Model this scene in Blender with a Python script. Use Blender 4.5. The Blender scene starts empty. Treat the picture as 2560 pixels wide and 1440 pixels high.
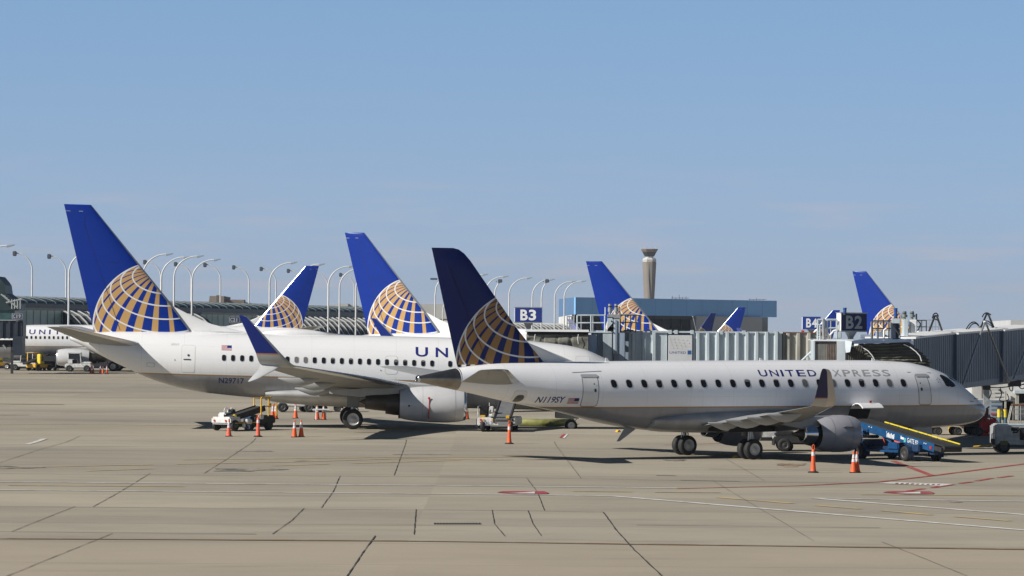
import bpy, bmesh, math, random
from mathutils import Vector, Matrix
random.seed(7)
R = math.radians
SC = bpy.context.scene
COL = SC.collection
# ---------------------------------------------------------------- camera model
FPX = 9750.0; PIT = math.atan(150 / 9750.0); ROLL = R(0.4); CZ = 6.73
cf = Vector((0, math.cos(PIT), math.sin(PIT))); cr0 = Vector((1, 0, 0)); cu0 = cr0.cross(cf)
cr = cr0 * math.cos(ROLL) + cu0 * math.sin(ROLL); cu = cu0 * math.cos(ROLL) - cr0 * math.sin(ROLL)
def ray(px, py):
    v = cf + cr * ((px - 1280) / FPX) - cu * ((py - 720) / FPX)
    return v / v.y
def P(px, py, d): return Vector((0, 0, CZ)) + ray(px, py) * d
def ss(a, b, x):
    t = min(1.0, max(0.0, (x - a) / (b - a))); return t * t * (3 - 2 * t)
def G(x, y):                       # the graded apron
    g = .0085 * min(y, 450)
    g += .28 * ss(200, 216, y) * (1 - ss(260, 430, y))
    g -= .88 * ss(2, 10, x) * ss(250, 400, y)
    return g
def hit(px, py):
    d = 200.0; v = ray(px, py)
    for i in range(150):
        z = CZ + v.z * d
        d = max(5, min(d + (z - G(v.x * d, d)) / (-v.z + .0085) * .7, 3000))
    return Vector((v.x * d, d, CZ + v.z * d))
# ---------------------------------------------------------------- materials
MATS = {}
def nt(name):
    m = bpy.data.materials.new(name); m.use_nodes = True
    return m, m.node_tree.nodes, m.node_tree.links, m.node_tree.nodes['Principled BSDF']
def math_(N, L, op, a, b=None, c=None):
    n = N.new('ShaderNodeMath'); n.operation = op
    for i, v in enumerate((a, b, c)):
        if v is None: continue
        if isinstance(v, (int, float)): n.inputs[i].default_value = v
        else: L.new(v, n.inputs[i])
    return n.outputs[0]
def mixc(N, L, fac, a, b):
    n = N.new('ShaderNodeMix'); n.data_type = 'RGBA'
    if isinstance(fac, (int, float)): n.inputs[0].default_value = fac
    else: L.new(fac, n.inputs[0])
    for k, v in ((6, a), (7, b)):
        if isinstance(v, tuple): n.inputs[k].default_value = (*v[:3], 1)
        else: L.new(v, n.inputs[k])
    return n.outputs[2]
def noise(N, L, vec, scale, detail=4, rough=.55):
    n = N.new('ShaderNodeTexNoise'); n.inputs['Scale'].default_value = scale
    n.inputs['Detail'].default_value = detail; n.inputs['Roughness'].default_value = rough
    if vec is not None: L.new(vec, n.inputs['Vector'])
    return n.outputs[0]
def mp(N, L, vec, scale=(1, 1, 1), rot=(0, 0, 0), loc=(0, 0, 0)):
    n = N.new('ShaderNodeMapping'); L.new(vec, n.inputs[0])
    n.inputs['Scale'].default_value = scale; n.inputs['Rotation'].default_value = rot; n.inputs['Location'].default_value = loc
    return n.outputs[0]
def rng(N, L, v, a, b, c=0., d=1.):
    n = N.new('ShaderNodeMapRange'); L.new(v, n.inputs[0])
    for i, q in enumerate((a, b, c, d)): n.inputs[i + 1].default_value = q
    return n.outputs[0]
def mat(name, col, rough=.5, metal=0., dirt=.12, dscale=1.2, emit=None, coat=0., stretch=(1, 1, 1), bump=0.):
    if name in MATS: return MATS[name]
    m, N, L, b = nt(name)
    b.inputs['Roughness'].default_value = rough; b.inputs['Metallic'].default_value = metal
    b.inputs['Coat Weight'].default_value = coat
    tc = N.new('ShaderNodeTexCoord').outputs['Object']
    v = noise(N, L, mp(N, L, tc, stretch), dscale, 5)
    f = rng(N, L, v, .35, .75, 0, 1)
    dk = tuple(c * (1 - dirt * 1.6) for c in col)
    L.new(mixc(N, L, f, col, dk), b.inputs['Base Color'])
    if bump:
        bn = N.new('ShaderNodeBump'); bn.inputs['Strength'].default_value = bump; L.new(v, bn.inputs['Height']); L.new(bn.outputs[0], b.inputs['Normal'])
    if emit:
        b.inputs['Emission Color'].default_value = (*emit[:3], 1); b.inputs['Emission Strength'].default_value = emit[3]
    MATS[name] = m; return m
NAVY = (.004, .018, .17); GOLD = (.54, .33, .125)
def livery_mat(name, stripe_z, top=(.80, .80, .80), low=(.36, .365, .38), x_lo=-99, line=.035):
    m, N, L, b = nt(name)
    tc = N.new('ShaderNodeTexCoord').outputs['Object']
    sp = N.new('ShaderNodeSeparateXYZ'); L.new(tc, sp.inputs[0])
    z = sp.outputs[2]
    up = math_(N, L, 'GREATER_THAN', z, stripe_z + line)
    lo = math_(N, L, 'LESS_THAN', z, stripe_z - line)
    n1 = noise(N, L, mp(N, L, tc, (.25, 1, 1.2)), 1.3, 6, .6)
    n2 = noise(N, L, mp(N, L, tc, (3., 1, .35)), 1.1, 4)
    f = rng(N, L, n1, .4, .8, 0, .10)
    topc = mixc(N, L, f, top, tuple(c * .72 for c in top))
    f2 = math_(N, L, 'MULTIPLY', rng(N, L, n2, .45, .75, 0, .35), 1.0)
    lowc = mixc(N, L, f2, low, tuple(c * .6 for c in low))
    c = mixc(N, L, up, (.34, .20, .08), topc)
    c = mixc(N, L, lo, c, lowc)
    # frame / skin joints: faint lines along the body
    fr = math_(N, L, 'FRACT', math_(N, L, 'MULTIPLY', sp.outputs[0], .42))
    ln = math_(N, L, 'LESS_THAN', fr, .006)
    c = mixc(N, L, math_(N, L, 'MULTIPLY', ln, .28), c, (.25, .25, .26))
    zl = math_(N, L, 'LESS_THAN', math_(N, L, 'FRACT', math_(N, L, 'MULTIPLY', z, 1.37)), .018)
    c = mixc(N, L, math_(N, L, 'MULTIPLY', zl, .16), c, (.28, .28, .29))
    st = noise(N, L, mp(N, L, tc, (5., 1, .22)), 1.0, 3, .6)
    c = mixc(N, L, math_(N, L, 'MULTIPLY', rng(N, L, st, .56, .72, 0, .30), rng(N, L, z, stripe_z + .9, stripe_z - .8, 0, 1)), c, (.26, .24, .21))
    L.new(c, b.inputs['Base Color'])
    b.inputs['Roughness'].default_value = .24; b.inputs['Coat Weight'].default_value = .35; b.inputs['Coat Roughness'].default_value = .12
    bn = N.new('ShaderNodeBump'); bn.inputs['Strength'].default_value = .10; bn.inputs['Distance'].default_value = .05
    L.new(noise(N, L, mp(N, L, tc, (1, 1, .5)), 1.6, 3), bn.inputs['Height']); L.new(bn.outputs[0], b.inputs['Normal'])
    MATS[name] = m; return m
def globe_mat(name, cx, cz, rad, blue=NAVY, gold=GOLD):
    """blue fin with a tilted wire globe: white parallels over tapering gold meridian bands"""
    m, N, L, b = nt(name)
    tc = N.new('ShaderNodeTexCoord').outputs['Object']
    sp = N.new('ShaderNodeSeparateXYZ'); L.new(tc, sp.inputs[0])
    M = lambda op, a, b_=None, c=None: math_(N, L, op, a, b_, c)
    u = M('DIVIDE', M('SUBTRACT', sp.outputs[0], cx), rad)
    v = M('DIVIDE', M('SUBTRACT', sp.outputs[2], cz), rad)
    rr = M('ADD', M('MULTIPLY', u, u), M('MULTIPLY', v, v))
    w = M('SQRT', M('MAXIMUM', M('SUBTRACT', 1.0, rr), 0.0))
    ax = (.04, .856, .516)
    e2 = (0., -.516, .857)
    def dot(k):
        return M('ADD', M('ADD', M('MULTIPLY', u, k[0]), M('MULTIPLY', v, k[1])), M('MULTIPLY', w, k[2]))
    co = dot(ax)
    lon = M('MULTIPLY', M('ARCTAN2', u, dot(e2)), 180 / math.pi)
    colat = M('MULTIPLY', M('ARCCOSINE', M('MINIMUM', M('MAXIMUM', co, -1.), 1.)), 180 / math.pi)
    t = M('DIVIDE', M('ADD', lon, 3.9), 17.14)
    fr = M('ABSOLUTE', M('SUBTRACT', t, M('ROUND', t)))          # 0 on the middle of a band, .5 between
    wd = M('MINIMUM', M('MAXIMUM', M('SUBTRACT', .19, M('MULTIPLY', M('ADD', lon, 3.9), .0030)), .07), .38)
    isg = M('LESS_THAN', fr, wd)
    inside = M('LESS_THAN', rr, 1.0)
    # parallels every 11.85 degrees from 27.3; limb foreshortening keeps the line width even on screen
    q = M('DIVIDE', M('SUBTRACT', colat, 27.3), 11.85)
    dq = M('MULTIPLY', M('ABSOLUTE', M('SUBTRACT', q, M('ROUND', q))), 11.85)
    # screen gradient of colat
    s_ = M('MAXIMUM', M('SQRT', M('MAXIMUM', M('SUBTRACT', 1., M('MULTIPLY', co, co)), .001)), .05)
    wsafe = M('MAXIMUM', w, .08)
    gu = M('SUBTRACT', ax[0], M('MULTIPLY', M('DIVIDE', u, wsafe), ax[2]))
    gv = M('SUBTRACT', ax[1], M('MULTIPLY', M('DIVIDE', v, wsafe), ax[2]))
    gl = M('DIVIDE', M('SQRT', M('ADD', M('MULTIPLY', gu, gu), M('MULTIPLY', gv, gv))), s_)
    dist = M('DIVIDE', M('MULTIPLY', dq, math.pi / 180), M('MAXIMUM', gl, .1))
    isl = M('MULTIPLY', M('LESS_THAN', dist, .0105), M('GREATER_THAN', colat, 22.))
    rl = M('SQRT', rr)
    ring = M('LESS_THAN', M('ABSOLUTE', M('SUBTRACT', rl, 1.0)), .0095)
    n1 = noise(N, L, mp(N, L, tc, (.5, 1, 1)), 1.0, 5)
    bl = mixc(N, L, rng(N, L, n1, .35, .75, 0, .25), blue, tuple(c * .6 for c in blue))
    c = mixc(N, L, M('MULTIPLY', isg, inside), bl, gold)
    c = mixc(N, L, M('MULTIPLY', isl, inside), c, (.72, .72, .72))
    c = mixc(N, L, ring, c, (.72, .72, .72))
    L.new(c, b.inputs['Base Color'])
    b.inputs['Roughness'].default_value = .35; b.inputs['Specular IOR Level'].default_value = .25; b.inputs['Coat Weight'].default_value = .08; b.inputs['Coat Roughness'].default_value = .15
    MATS[name] = m; return m
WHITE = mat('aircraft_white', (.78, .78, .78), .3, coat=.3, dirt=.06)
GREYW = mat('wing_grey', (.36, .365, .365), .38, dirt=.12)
UNDER = mat('wing_under_shaded_grey', (.23, .23, .22), .42, dirt=.15)  # underside grey darkened to deepen the shade beneath the wings
LEM = mat('leading_edge_metal', (.80, .81, .82), .22, metal=.9, dirt=.05)
CHROME = mat('polished_metal', (.72, .73, .75), .16, metal=1., dirt=.08)
BURNT = mat('burnt_metal', (.42, .38, .34), .3, metal=.95, dirt=.3)
DKMET = mat('dark_exhaust_metal', (.075, .062, .05), .45, metal=.6, dirt=.3)
BLACK = mat('black_void', (.006, .006, .007), .8, dirt=0.)
GLASS = mat('dark_window_glass', (.012, .014, .018), .12, dirt=0.)
SHADE = mat('window_shade_down', (.16, .155, .15), .4, dirt=0.)
SHADE2 = mat('window_shade_half', (.07, .07, .07), .3, dirt=0.)
RIM = mat('window_rim', (.68, .68, .69), .35, dirt=.05)
TYRE = mat('tyre_rubber', (.022, .022, .023), .75, dirt=.3, dscale=6)
HUB = mat('wheel_hub', (.52, .52, .52), .4, metal=.3, dirt=.2, dscale=6)
DHUB = mat('equipment_wheel_hub', (.07, .07, .07), .5, metal=.3, dirt=.3, dscale=6)
STRUT = mat('gear_strut_grey', (.50, .51, .52), .35, metal=.3, dirt=.2)
NAVYM = mat('livery_navy', NAVY, .35, coat=.2, dirt=.06)
NAVYD = mat('lettering_navy', (.015, .022, .16), .4, dirt=.04)
GREYL = mat('lettering_grey', (.38, .38, .39), .4, dirt=.04)
GOLDM = mat('livery_gold', (.42, .20, .07), .45, dirt=.05)
SEAM = mat('seam_grey', (.20, .20, .21), .5, dirt=.05)
SEAML = mat('seam_light_grey', (.42, .42, .43), .5, dirt=.05)
RED = mat('red_paint', (.50, .02, .02), .45, dirt=.1)
REDF = mat('flag_red', (.45, .06, .07), .45, dirt=.1)
YEL = mat('yellow_paint', (.70, .40, .03), .45, dirt=.2, dscale=5)
YELB = mat('bright_yellow', (.78, .62, .04), .5, dirt=.15, dscale=5)
ORG = mat('cone_orange', (.80, .115, .02), .55, dirt=.18, dscale=9)
PINK = mat('faded_orange', (.78, .13, .07), .6, dirt=.2, dscale=9)
REFL = mat('reflective_white', (.68, .68, .70), .45, dirt=.2, dscale=14)
RUB = mat('black_rubber_base', (.025, .024, .023), .8, dirt=.2)
GSEW = mat('equipment_white', (.70, .70, .68), .42, dirt=.22, dscale=4)
GSEB = mat('equipment_blue', (.010, .075, .20), .4, dirt=.25, dscale=4)
DBLUE = mat('dark_blue_metal', (.018, .05, .12), .45, dirt=.3, dscale=4)
DARK = mat('dark_machine_metal', (.03, .031, .034), .55, dirt=.3, dscale=5)
BELT = mat('conveyor_belt_black', (.028, .028, .028), .75, dirt=.2)
BRG = mat('bridge_pale_grey', (.52, .59, .63), .5, dirt=.18, dscale=1.5, stretch=(2, 2, .4))
BRGD = mat('bridge_blue_grey', (.30, .37, .47), .5, dirt=.2, dscale=1.5, stretch=(2, 2, .3))
BRGB = mat('bridge_tunnel_shaded_grey', (.15, .195, .27), .45, dirt=.42, dscale=1.2, stretch=(3, 3, .25))  # tunnel colour darkened to carry the shade on the B2 bridge
BRGT = mat('bridge_tan_grey', (.44, .43, .38), .55, dirt=.3, dscale=1.5, stretch=(2, 2, .3))
ROOFW = mat('bridge_roof_white', (.82, .82, .82), .5, dirt=.08)
STEEL = mat('galvanised_steel', (.42, .44, .45), .42, metal=.4, dirt=.2, dscale=4)
DSTEEL = mat('dark_steel', (.06, .06, .065), .5, metal=.3, dirt=.2)
RUST = mat('rusty_brown', (.22, .09, .045), .8, dirt=.4, dscale=5)
CANV = mat('canopy_canvas', (.20, .195, .16), .85, dirt=.3, dscale=2, stretch=(1, 1, 4), bump=.3)
CANVD = mat('canopy_canvas_dark', (.15, .145, .115), .85, dirt=.3, dscale=2, bump=.3)
SIGNB = mat('sign_blue', (.012, .030, .20), .4, dirt=.06)
SIGNW = mat('sign_white', (.80, .80, .80), .5, dirt=.03)
GREENM = mat('motor_green_grey', (.20, .25, .22), .5, dirt=.3, dscale=6)
BLUEM = mat('beacon_blue', (.015, .08, .30), .35, dirt=.15, dscale=6)
# ---------------------------------------------------------------- mesh builder
def smp(pts, n=5):
    pts = [Vector(p) for p in pts]; out = []
    for i in range(len(pts) - 1):
        a, b, c, d = pts[max(i - 1, 0)], pts[i], pts[i + 1], pts[min(i + 2, len(pts) - 1)]
        for k in range(n):
            t = k / n; out.append(.5 * ((2 * b) + (c - a) * t + (2 * a - 5 * b + 4 * c - d) * t * t + (3 * b - a - 3 * c + d) * t ** 3))
    return out + [pts[-1]]
class MB:
    def __init__(s): s.v = []; s.f = []; s.m = []; s.sm = []; s.mats = []
    def mi(s, m):
        if m not in s.mats: s.mats.append(m)
        return s.mats.index(m)
    def add(s, vs, fs, m, smooth=False, M=None):
        o = len(s.v); k = s.mi(m)
        s.v += [tuple(M @ Vector(v)) if M else tuple(v) for v in vs]
        for f in fs: s.f.append(tuple(o + i for i in f)); s.m.append(k); s.sm.append(smooth)
    def box(s, x0, x1, y0, y1, z0, z1, m, M=None):
        vs = [(x, y, z) for x in (x0, x1) for y in (y0, y1) for z in (z0, z1)]
        s.add(vs, [(0, 1, 3, 2), (4, 6, 7, 5), (0, 4, 5, 1), (2, 3, 7, 6), (0, 2, 6, 4), (1, 5, 7, 3)], m, False, M)
    def bbox(s, x0, x1, y0, y1, z0, z1, m, b=.04, M=None):
        """bevelled box (chamfered on all edges)"""
        bm = bmesh.new(); bmesh.ops.create_cube(bm, size=1)
        for v in bm.verts: v.co = Vector(((x0 + x1) / 2 + v.co.x * (x1 - x0), (y0 + y1) / 2 + v.co.y * (y1 - y0), (z0 + z1) / 2 + v.co.z * (z1 - z0)))
        bmesh.ops.bevel(bm, geom=bm.edges[:], offset=b, segments=2, affect='EDGES')
        bm.verts.index_update()
        s.add([v.co.copy() for v in bm.verts], [[v.index for v in f.verts] for f in bm.faces], m, False, M); bm.free()
    def cyl(s, a, b, r0, m, r1=None, n=16, smooth=True, caps=True, M=None, capm=None):
        a = Vector(a); b = Vector(b); r1 = r0 if r1 is None else r1
        w = (b - a).normalized(); u = w.orthogonal().normalized(); t = w.cross(u)
        vs = []
        for c, r in ((a, r0), (b, r1)):
            vs += [c + (u * math.cos(2 * math.pi * i / n) + t * math.sin(2 * math.pi * i / n)) * r for i in range(n)]
        s.add(vs, [(i, (i + 1) % n, n + (i + 1) % n, n + i) for i in range(n)], m, smooth, M)
        if caps:
            s.add(vs[:n], [tuple(range(n))[::-1]], capm or m, False, M); s.add(vs[n:], [tuple(range(n))], capm or m, False, M)
    def tube(s, pts, r, m, n=8, M=None):
        pts = [Vector(p) for p in pts]
        rings = []; u = None
        for i, p in enumerate(pts):
            w = (pts[min(i + 1, len(pts) - 1)] - pts[max(i - 1, 0)]).normalized()
            u = w.orthogonal().normalized() if u is None else (u - w * u.dot(w)).normalized()
            t = w.cross(u); rr = r[i] if isinstance(r, (list, tuple)) else r
            rings.append([p + (u * math.cos(2 * math.pi * k / n) + t * math.sin(2 * math.pi * k / n)) * rr for k in range(n)])
        s.loft(rings, m, True, M=M)
    def loft(s, rings, m, smooth=True, closed=True, caps=True, M=None):
        n = len(rings[0]); vs = [p for r in rings for p in r]; fs = []
        for i in range(len(rings) - 1):
            for k in range(n if closed else n - 1):
                a = i * n + k; b = i * n + (k + 1) % n
                fs.append((a, b, b + n, a + n))
        s.add(vs, fs, m, smooth, M)
        if caps and closed:
            s.add(rings[0], [tuple(range(n))[::-1]], m, False, M); s.add(rings[-1], [tuple(range(n))], m, False, M)
    def lathe(s, prof, c, axis, m, n=32, smooth=True, flat=0., M=None):
        """prof = [(t along axis, radius)]; axis 'x','y','z'; c = centre"""
        rings = []
        for t, r in prof:
            rg = []
            for k in range(n):
                a = 2 * math.pi * k / n; p, q = r * math.cos(a), r * math.sin(a)
                if flat and q < 0: q *= (1 - flat)
                rg.append({'x': (c[0] + t, c[1] + p, c[2] + q), 'y': (c[0] + p, c[1] + t, c[2] + q), 'z': (c[0] + p, c[1] + q, c[2] + t)}[axis])
            rings.append(rg)
        s.loft(rings, m, smooth, caps=False, M=M)
    def quad(s, pts, m, M=None): s.add(pts, [tuple(range(len(pts)))], m, False, M)
    def prism(s, poly, h, m, M=None, axis='y', y0=0.):
        """poly in the x-z plane pushed from y0 to y0+h"""
        n = len(poly); vs = [(x, y0, z) for x, z in poly] + [(x, y0 + h, z) for x, z in poly]
        fs = [tuple(range(n)), tuple(range(2 * n - 1, n - 1, -1))] + [(i, i + n, (i + 1) % n + n, (i + 1) % n) for i in range(n)]
        s.add(vs, fs, m, False, M)
    def build(s, name, parent=None, fix=True):
        me = bpy.data.meshes.new(name); me.from_pydata(s.v, [], s.f)
        for m in s.mats: me.materials.append(m)
        me.polygons.foreach_set('material_index', s.m); me.polygons.foreach_set('use_smooth', s.sm)
        me.update()
        if fix:
            bm = bmesh.new(); bm.from_mesh(me); bmesh.ops.recalc_face_normals(bm, faces=bm.faces); bm.to_mesh(me); bm.free()
        o = bpy.data.objects.new(name, me); COL.objects.link(o)
        if parent: o.parent = parent
        return o
def tag(o, label=None, cat=None, group=None, kind=None):
    if label: o['label'] = label
    if cat: o['category'] = cat
    if group: o['group'] = group
    if kind: o['kind'] = kind
    return o
def empty(name, loc, rz=0., label=None, cat=None, group=None):
    o = bpy.data.objects.new(name, None); COL.objects.link(o); o.location = loc; o.rotation_euler = (0, 0, rz)
    o.empty_display_size = .1
    return tag(o, label, cat, group)
def copy_tree(o, parent=None, keep=None):
    c = o.copy(); COL.objects.link(c); c.parent = parent
    for ch in list(o.children):
        if keep is None or ch.name.split('.')[0] in keep: copy_tree(ch, c, keep)
    return c
# ---------------------------------------------------------------- lettering
_tc = {}
def glyphs(txt, shear=0., bold=0.0):
    key = (txt, shear, bold)
    if key in _tc: return _tc[key]
    cu_ = bpy.data.curves.new('t', 'FONT'); cu_.body = txt; cu_.size = 1; cu_.resolution_u = 4; cu_.shear = shear; cu_.offset = bold; cu_.fill_mode = 'FRONT'
    o = bpy.data.objects.new('t', cu_); COL.objects.link(o)
    bpy.context.view_layer.update()
    me = bpy.data.meshes.new_from_object(o.evaluated_get(bpy.context.evaluated_depsgraph_get()))
    COL.objects.unlink(o); bpy.data.objects.remove(o); bpy.data.curves.remove(cu_)
    bm = bmesh.new(); bm.from_mesh(me); bpy.data.meshes.remove(me)
    xs = [v.co.x for v in bm.verts]; ys = [v.co.y for v in bm.verts]
    x0, x1, y0, y1 = min(xs), max(xs), min(ys), max(ys)
    for v in bm.verts: v.co = Vector(((v.co.x - x0) / (x1 - x0), (v.co.y - y0) / (y1 - y0), 0))
    for k in range(1, 6):
        bmesh.ops.bisect_plane(bm, geom=bm.verts[:] + bm.edges[:] + bm.faces[:], plane_co=(0, k / 6, 0), plane_no=(0, 1, 0))
    bm.verts.index_update()
    r = ([tuple(v.co) for v in bm.verts], [[v.index for v in f.verts] for f in bm.faces]); bm.free()
    _tc[key] = r; return r
def put_text(mb, txt, fn, m, x0, x1, z0, z1, shear=0., bold=0.):
    vs, fs = glyphs(txt, shear, bold)
    mb.add([fn(x0 + (x1 - x0) * v[0], z0 + (z1 - z0) * v[1]) for v in vs], fs, m)
def put_letters(mb, word, fn, m, x0, pitch, w, z0, z1, shear=0., bold=0., sign=1):
    x = x0
    for ch in word:
        ww = w * {'I': .26, '1': .5, ' ': 0}.get(ch, 1)
        if ch != ' ': put_text(mb, ch, fn, m, x, x + sign * ww, z0, z1, shear, bold)
        x += sign * (pitch - w + ww)
    return x
# ---------------------------------------------------------------- aircraft parts
def herm(T, x):
    """monotone-ish interpolation of station rows (ascending x)"""
    if x <= T[0][0]: return T[0][1:]
    if x >= T[-1][0]: return T[-1][1:]
    i = max(k for k in range(len(T)) if T[k][0] <= x); i = min(i, len(T) - 2)
    a, b = T[i], T[i + 1]; h = b[0] - a[0]; t = (x - a[0]) / h
    out = []
    for k in range(1, len(a)):
        d = (b[k] - a[k]) / h
        dl = (a[k] - T[i - 1][k]) / (a[0] - T[i - 1][0]) if i > 0 else d
        dr = (T[i + 2][k] - b[k]) / (T[i + 2][0] - b[0]) if i + 2 < len(T) else d
        m0 = 0 if dl * d <= 0 else 2 * dl * d / (dl + d)
        m1 = 0 if dr * d <= 0 else 2 * dr * d / (dr + d)
        out.append((2 * t**3 - 3 * t * t + 1) * a[k] + (t**3 - 2 * t * t + t) * h * m0 + (-2 * t**3 + 3 * t * t) * b[k] + (t**3 - t * t) * h * m1)
    return out
class Skin:
    """fuselage skin: rows (x, ztop, zbot, halfwidth, zmid)"""
    def __init__(s, T): s.T = sorted(T)
    def at(s, x): return herm(s.T, x)
    def y(s, x, z):
        t, b, w, m = s.at(x)
        q = (z - m) / (t - m) if z >= m else (m - z) / (m - b)
        return w * math.sqrt(max(0., 1 - min(1, abs(q)) ** 2))
    def ring(s, x, n=56):
        t, b, w, m = s.at(x); r = []
        for k in range(n):
            a = 2 * math.pi * k / n; c = math.cos(a)
            r.append((x, w * math.sin(a), m + (t - m) * c if c >= 0 else m + (m - b) * c))
        return r
    def mesh(s, mb, x0, x1, m, step=.22, n=104, slant=0.):
        xs = [q[0] for q in s.T if x0 < q[0] < x1] + [x0, x1]; k = int((x1 - x0) / step)
        xs = sorted(set(xs + [x0 + (x1 - x0) * i / k for i in range(k)]))
        ys = [xs[0]]
        for x in xs[1:]:
            if x - ys[-1] > .03 or x == xs[-1]: ys.append(x)
        mb.loft([s.ring(x, n) for x in ys], m, True)
    def fn(s, side, off=.012):
        return lambda x, z: (x, side * (s.y(x, z) + off), z)
    def patch(s, mb, x0, x1, z0, z1, r, m, side=-1, off=.012, rows=10, tilt=0.):
        f = s.fn(side, off); vs = []; fs = []; zs = []
        for i in range(rows + 1):
            t = .5 - .5 * math.cos(math.pi * i / rows); zs.append(z0 + (z1 - z0) * t)
        for z in zs:
            dz = min(z - z0, z1 - z); ins = 0 if dz >= r else r - math.sqrt(max(0, r * r - (r - dz) ** 2))
            sh = tilt * (z - (z0 + z1) / 2)
            for q in (x0 + ins, (x0 + x1) / 2, x1 - ins): vs.append(f(q + sh, z))
        for i in range(rows):
            for k in range(2):
                a = i * 3 + k; fs.append((a, a + 1, a + 4, a + 3))
        mb.add(vs, fs, m, True)
def _pp(s, mb, pts, m, side=-1, off=.016, nx=6, nz=10):
    f = s.fn(side, off); z0 = min(p[1] for p in pts); z1 = max(p[1] for p in pts); rows = []
    for i in range(nz + 1):
        z = z0 + (z1 - z0) * (.004 + .992 * i / nz); xs = []
        for a, b in zip(pts, pts[1:] + pts[:1]):
            if (a[1] - z) * (b[1] - z) <= 0 and a[1] != b[1]: xs.append(a[0] + (b[0] - a[0]) * (z - a[1]) / (b[1] - a[1]))
        x0, x1 = min(xs), max(xs); rows.append([f(x0 + (x1 - x0) * k / nx, z) for k in range(nx + 1)])
    mb.loft(rows, m, True, closed=False, caps=False)
Skin.polypatch = _pp
def airfoil(le, chord, z, y, tk, n=9, cam=.02, ang=0.):
    up = []; lo = []
    for i in range(n + 1):
        t = (1 - math.cos(math.pi * i / n)) / 2
        th = 5 * tk * (.2969 * math.sqrt(t) - .126 * t - .3516 * t * t + .2843 * t**3 - .1036 * t**4) * chord
        c = cam * 4 * t * (1 - t) * chord
        xx = -t * chord
        up.append((xx, c + th)); lo.append((xx, c - th))
    ring = up[::-1] + lo[1:-1]
    ca, sa = math.cos(ang), math.sin(ang)
    return [(le + a * ca - b * sa * 0, y, z + b + a * sa) for a, b in ring]
def finfoil(le, te, z, tk, n=9, y=0., frac0=0., frac1=1., cant=(0, 1)):
    """symmetric section in plan; between chord fractions"""
    c = le - te; L_ = []; R_ = []
    for i in range(n + 1):
        t = frac0 + (frac1 - frac0) * ((1 - math.cos(math.pi * i / n)) / 2)
        th = 5 * tk * (.2969 * math.sqrt(max(t, 0)) - .126 * t - .3516 * t * t + .2843 * t**3 - .1036 * t**4) * c
        L_.append((le - t * c, y + th, z)); R_.append((le - t * c, y - th, z))
    r = L_[::-1] + R_[1:-1] if frac0 == 0 else L_[::-1] + R_[:-1]
    return r
def wheel(mb, c, r, w, side=-1, hub=.55, hm=None):
    x, y, z = c
    prof = [(-w / 2, r * .6), (-w / 2, r * .86), (-w * .42, r * .95), (-w * .25, r * .995), (0, r), (w * .25, r * .995), (w * .42, r * .95), (w / 2, r * .86), (w / 2, r * .6)]
    mb.lathe(prof, c, 'y', TYRE, 32)
    for sd in (-1, 1):
        mb.lathe([(sd * w * .5, r * .62), (sd * w * .40, r * hub), (sd * w * .36, r * hub * .6), (sd * w * .48, r * .18), (sd * w * .5, .001)], c, 'y', hm or (HUB if r > .40 or hub != .55 or c[2] == .31 else DHUB), 24)
def sec(le, chord, nrm, tk, cam=.0, n=9, droop=0.):
    le = Vector(le); nrm = Vector(nrm).normalized(); up = []; lo = []
    for i in range(n + 1):
        t = (1 - math.cos(math.pi * i / n)) / 2
        th = 5 * tk * (.2969 * math.sqrt(t) - .126 * t - .3516 * t * t + .2843 * t**3 - .1036 * t**4) * chord
        c = cam * 4 * t * (1 - t) * chord - droop * t * chord
        up.append(le + Vector((-t * chord, 0, 0)) + nrm * (c + th)); lo.append(le + Vector((-t * chord, 0, 0)) + nrm * (c - th))
    return up[::-1] + lo[1:-1]
def loft_wing(mb, secs, mtop, mbot, mle, caps=True, lw=2):
    n = len(secs[0]); h = n // 2
    for i in range(len(secs) - 1):
        for k in range(n):
            a, b = secs[i], secs[i + 1]; k2 = (k + 1) % n
            m = mle if h - lw <= k <= h + lw - 1 else (mtop if k < h else mbot)
            mb.add([a[k], a[k2], b[k2], b[k]], [(0, 1, 2, 3)], m, False)
    if caps:
        mb.quad(secs[0][::-1], mbot); mb.quad(secs[-1], mbot)
def refine(rows, k):
    out = []
    for a, b in zip(rows, rows[1:]):
        for i in range(k): out.append(tuple(p + (q - p) * i / k for p, q in zip(a, b)))
    return out + [rows[-1]]
def smooth_mesh(o, ang=35):
    """merge seams and shade smooth below an angle"""
    bm = bmesh.new(); bm.from_mesh(o.data)
    bmesh.ops.remove_doubles(bm, verts=bm.verts, dist=.0008)
    bmesh.ops.recalc_face_normals(bm, faces=bm.faces)
    for f in bm.faces: f.smooth = True
    for e in bm.edges: e.smooth = len(e.link_faces) == 2 and e.calc_face_angle(0) < R(ang)
    bm.to_mesh(o.data); bm.free(); return o
def fairing(mb, x0, x1, y, z, w, h, m, tip=.02, n=14):
    """flap-track fairing: sharp aft tip at x0, deepest near the middle, flat against the wing on top"""
    rings = []
    for t, q in ((0, .03), (.12, .34), (.25, .62), (.38, .88), (.5, 1.), (.65, .92), (.8, .68), (.92, .36), (1, .05)):
        ww = w * min(1, q * 1.15) ** .8; dz = h * q
        rings.append([(x0 + (x1 - x0) * t, y + ww * math.cos(a), z - (1 - t) * .05 + (math.sin(a) * .05 if math.sin(a) > 0 else math.sin(a) * dz)) for a in [2 * math.pi * k / n for k in range(n)]])
    mb.loft(rings, m, True)
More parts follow.
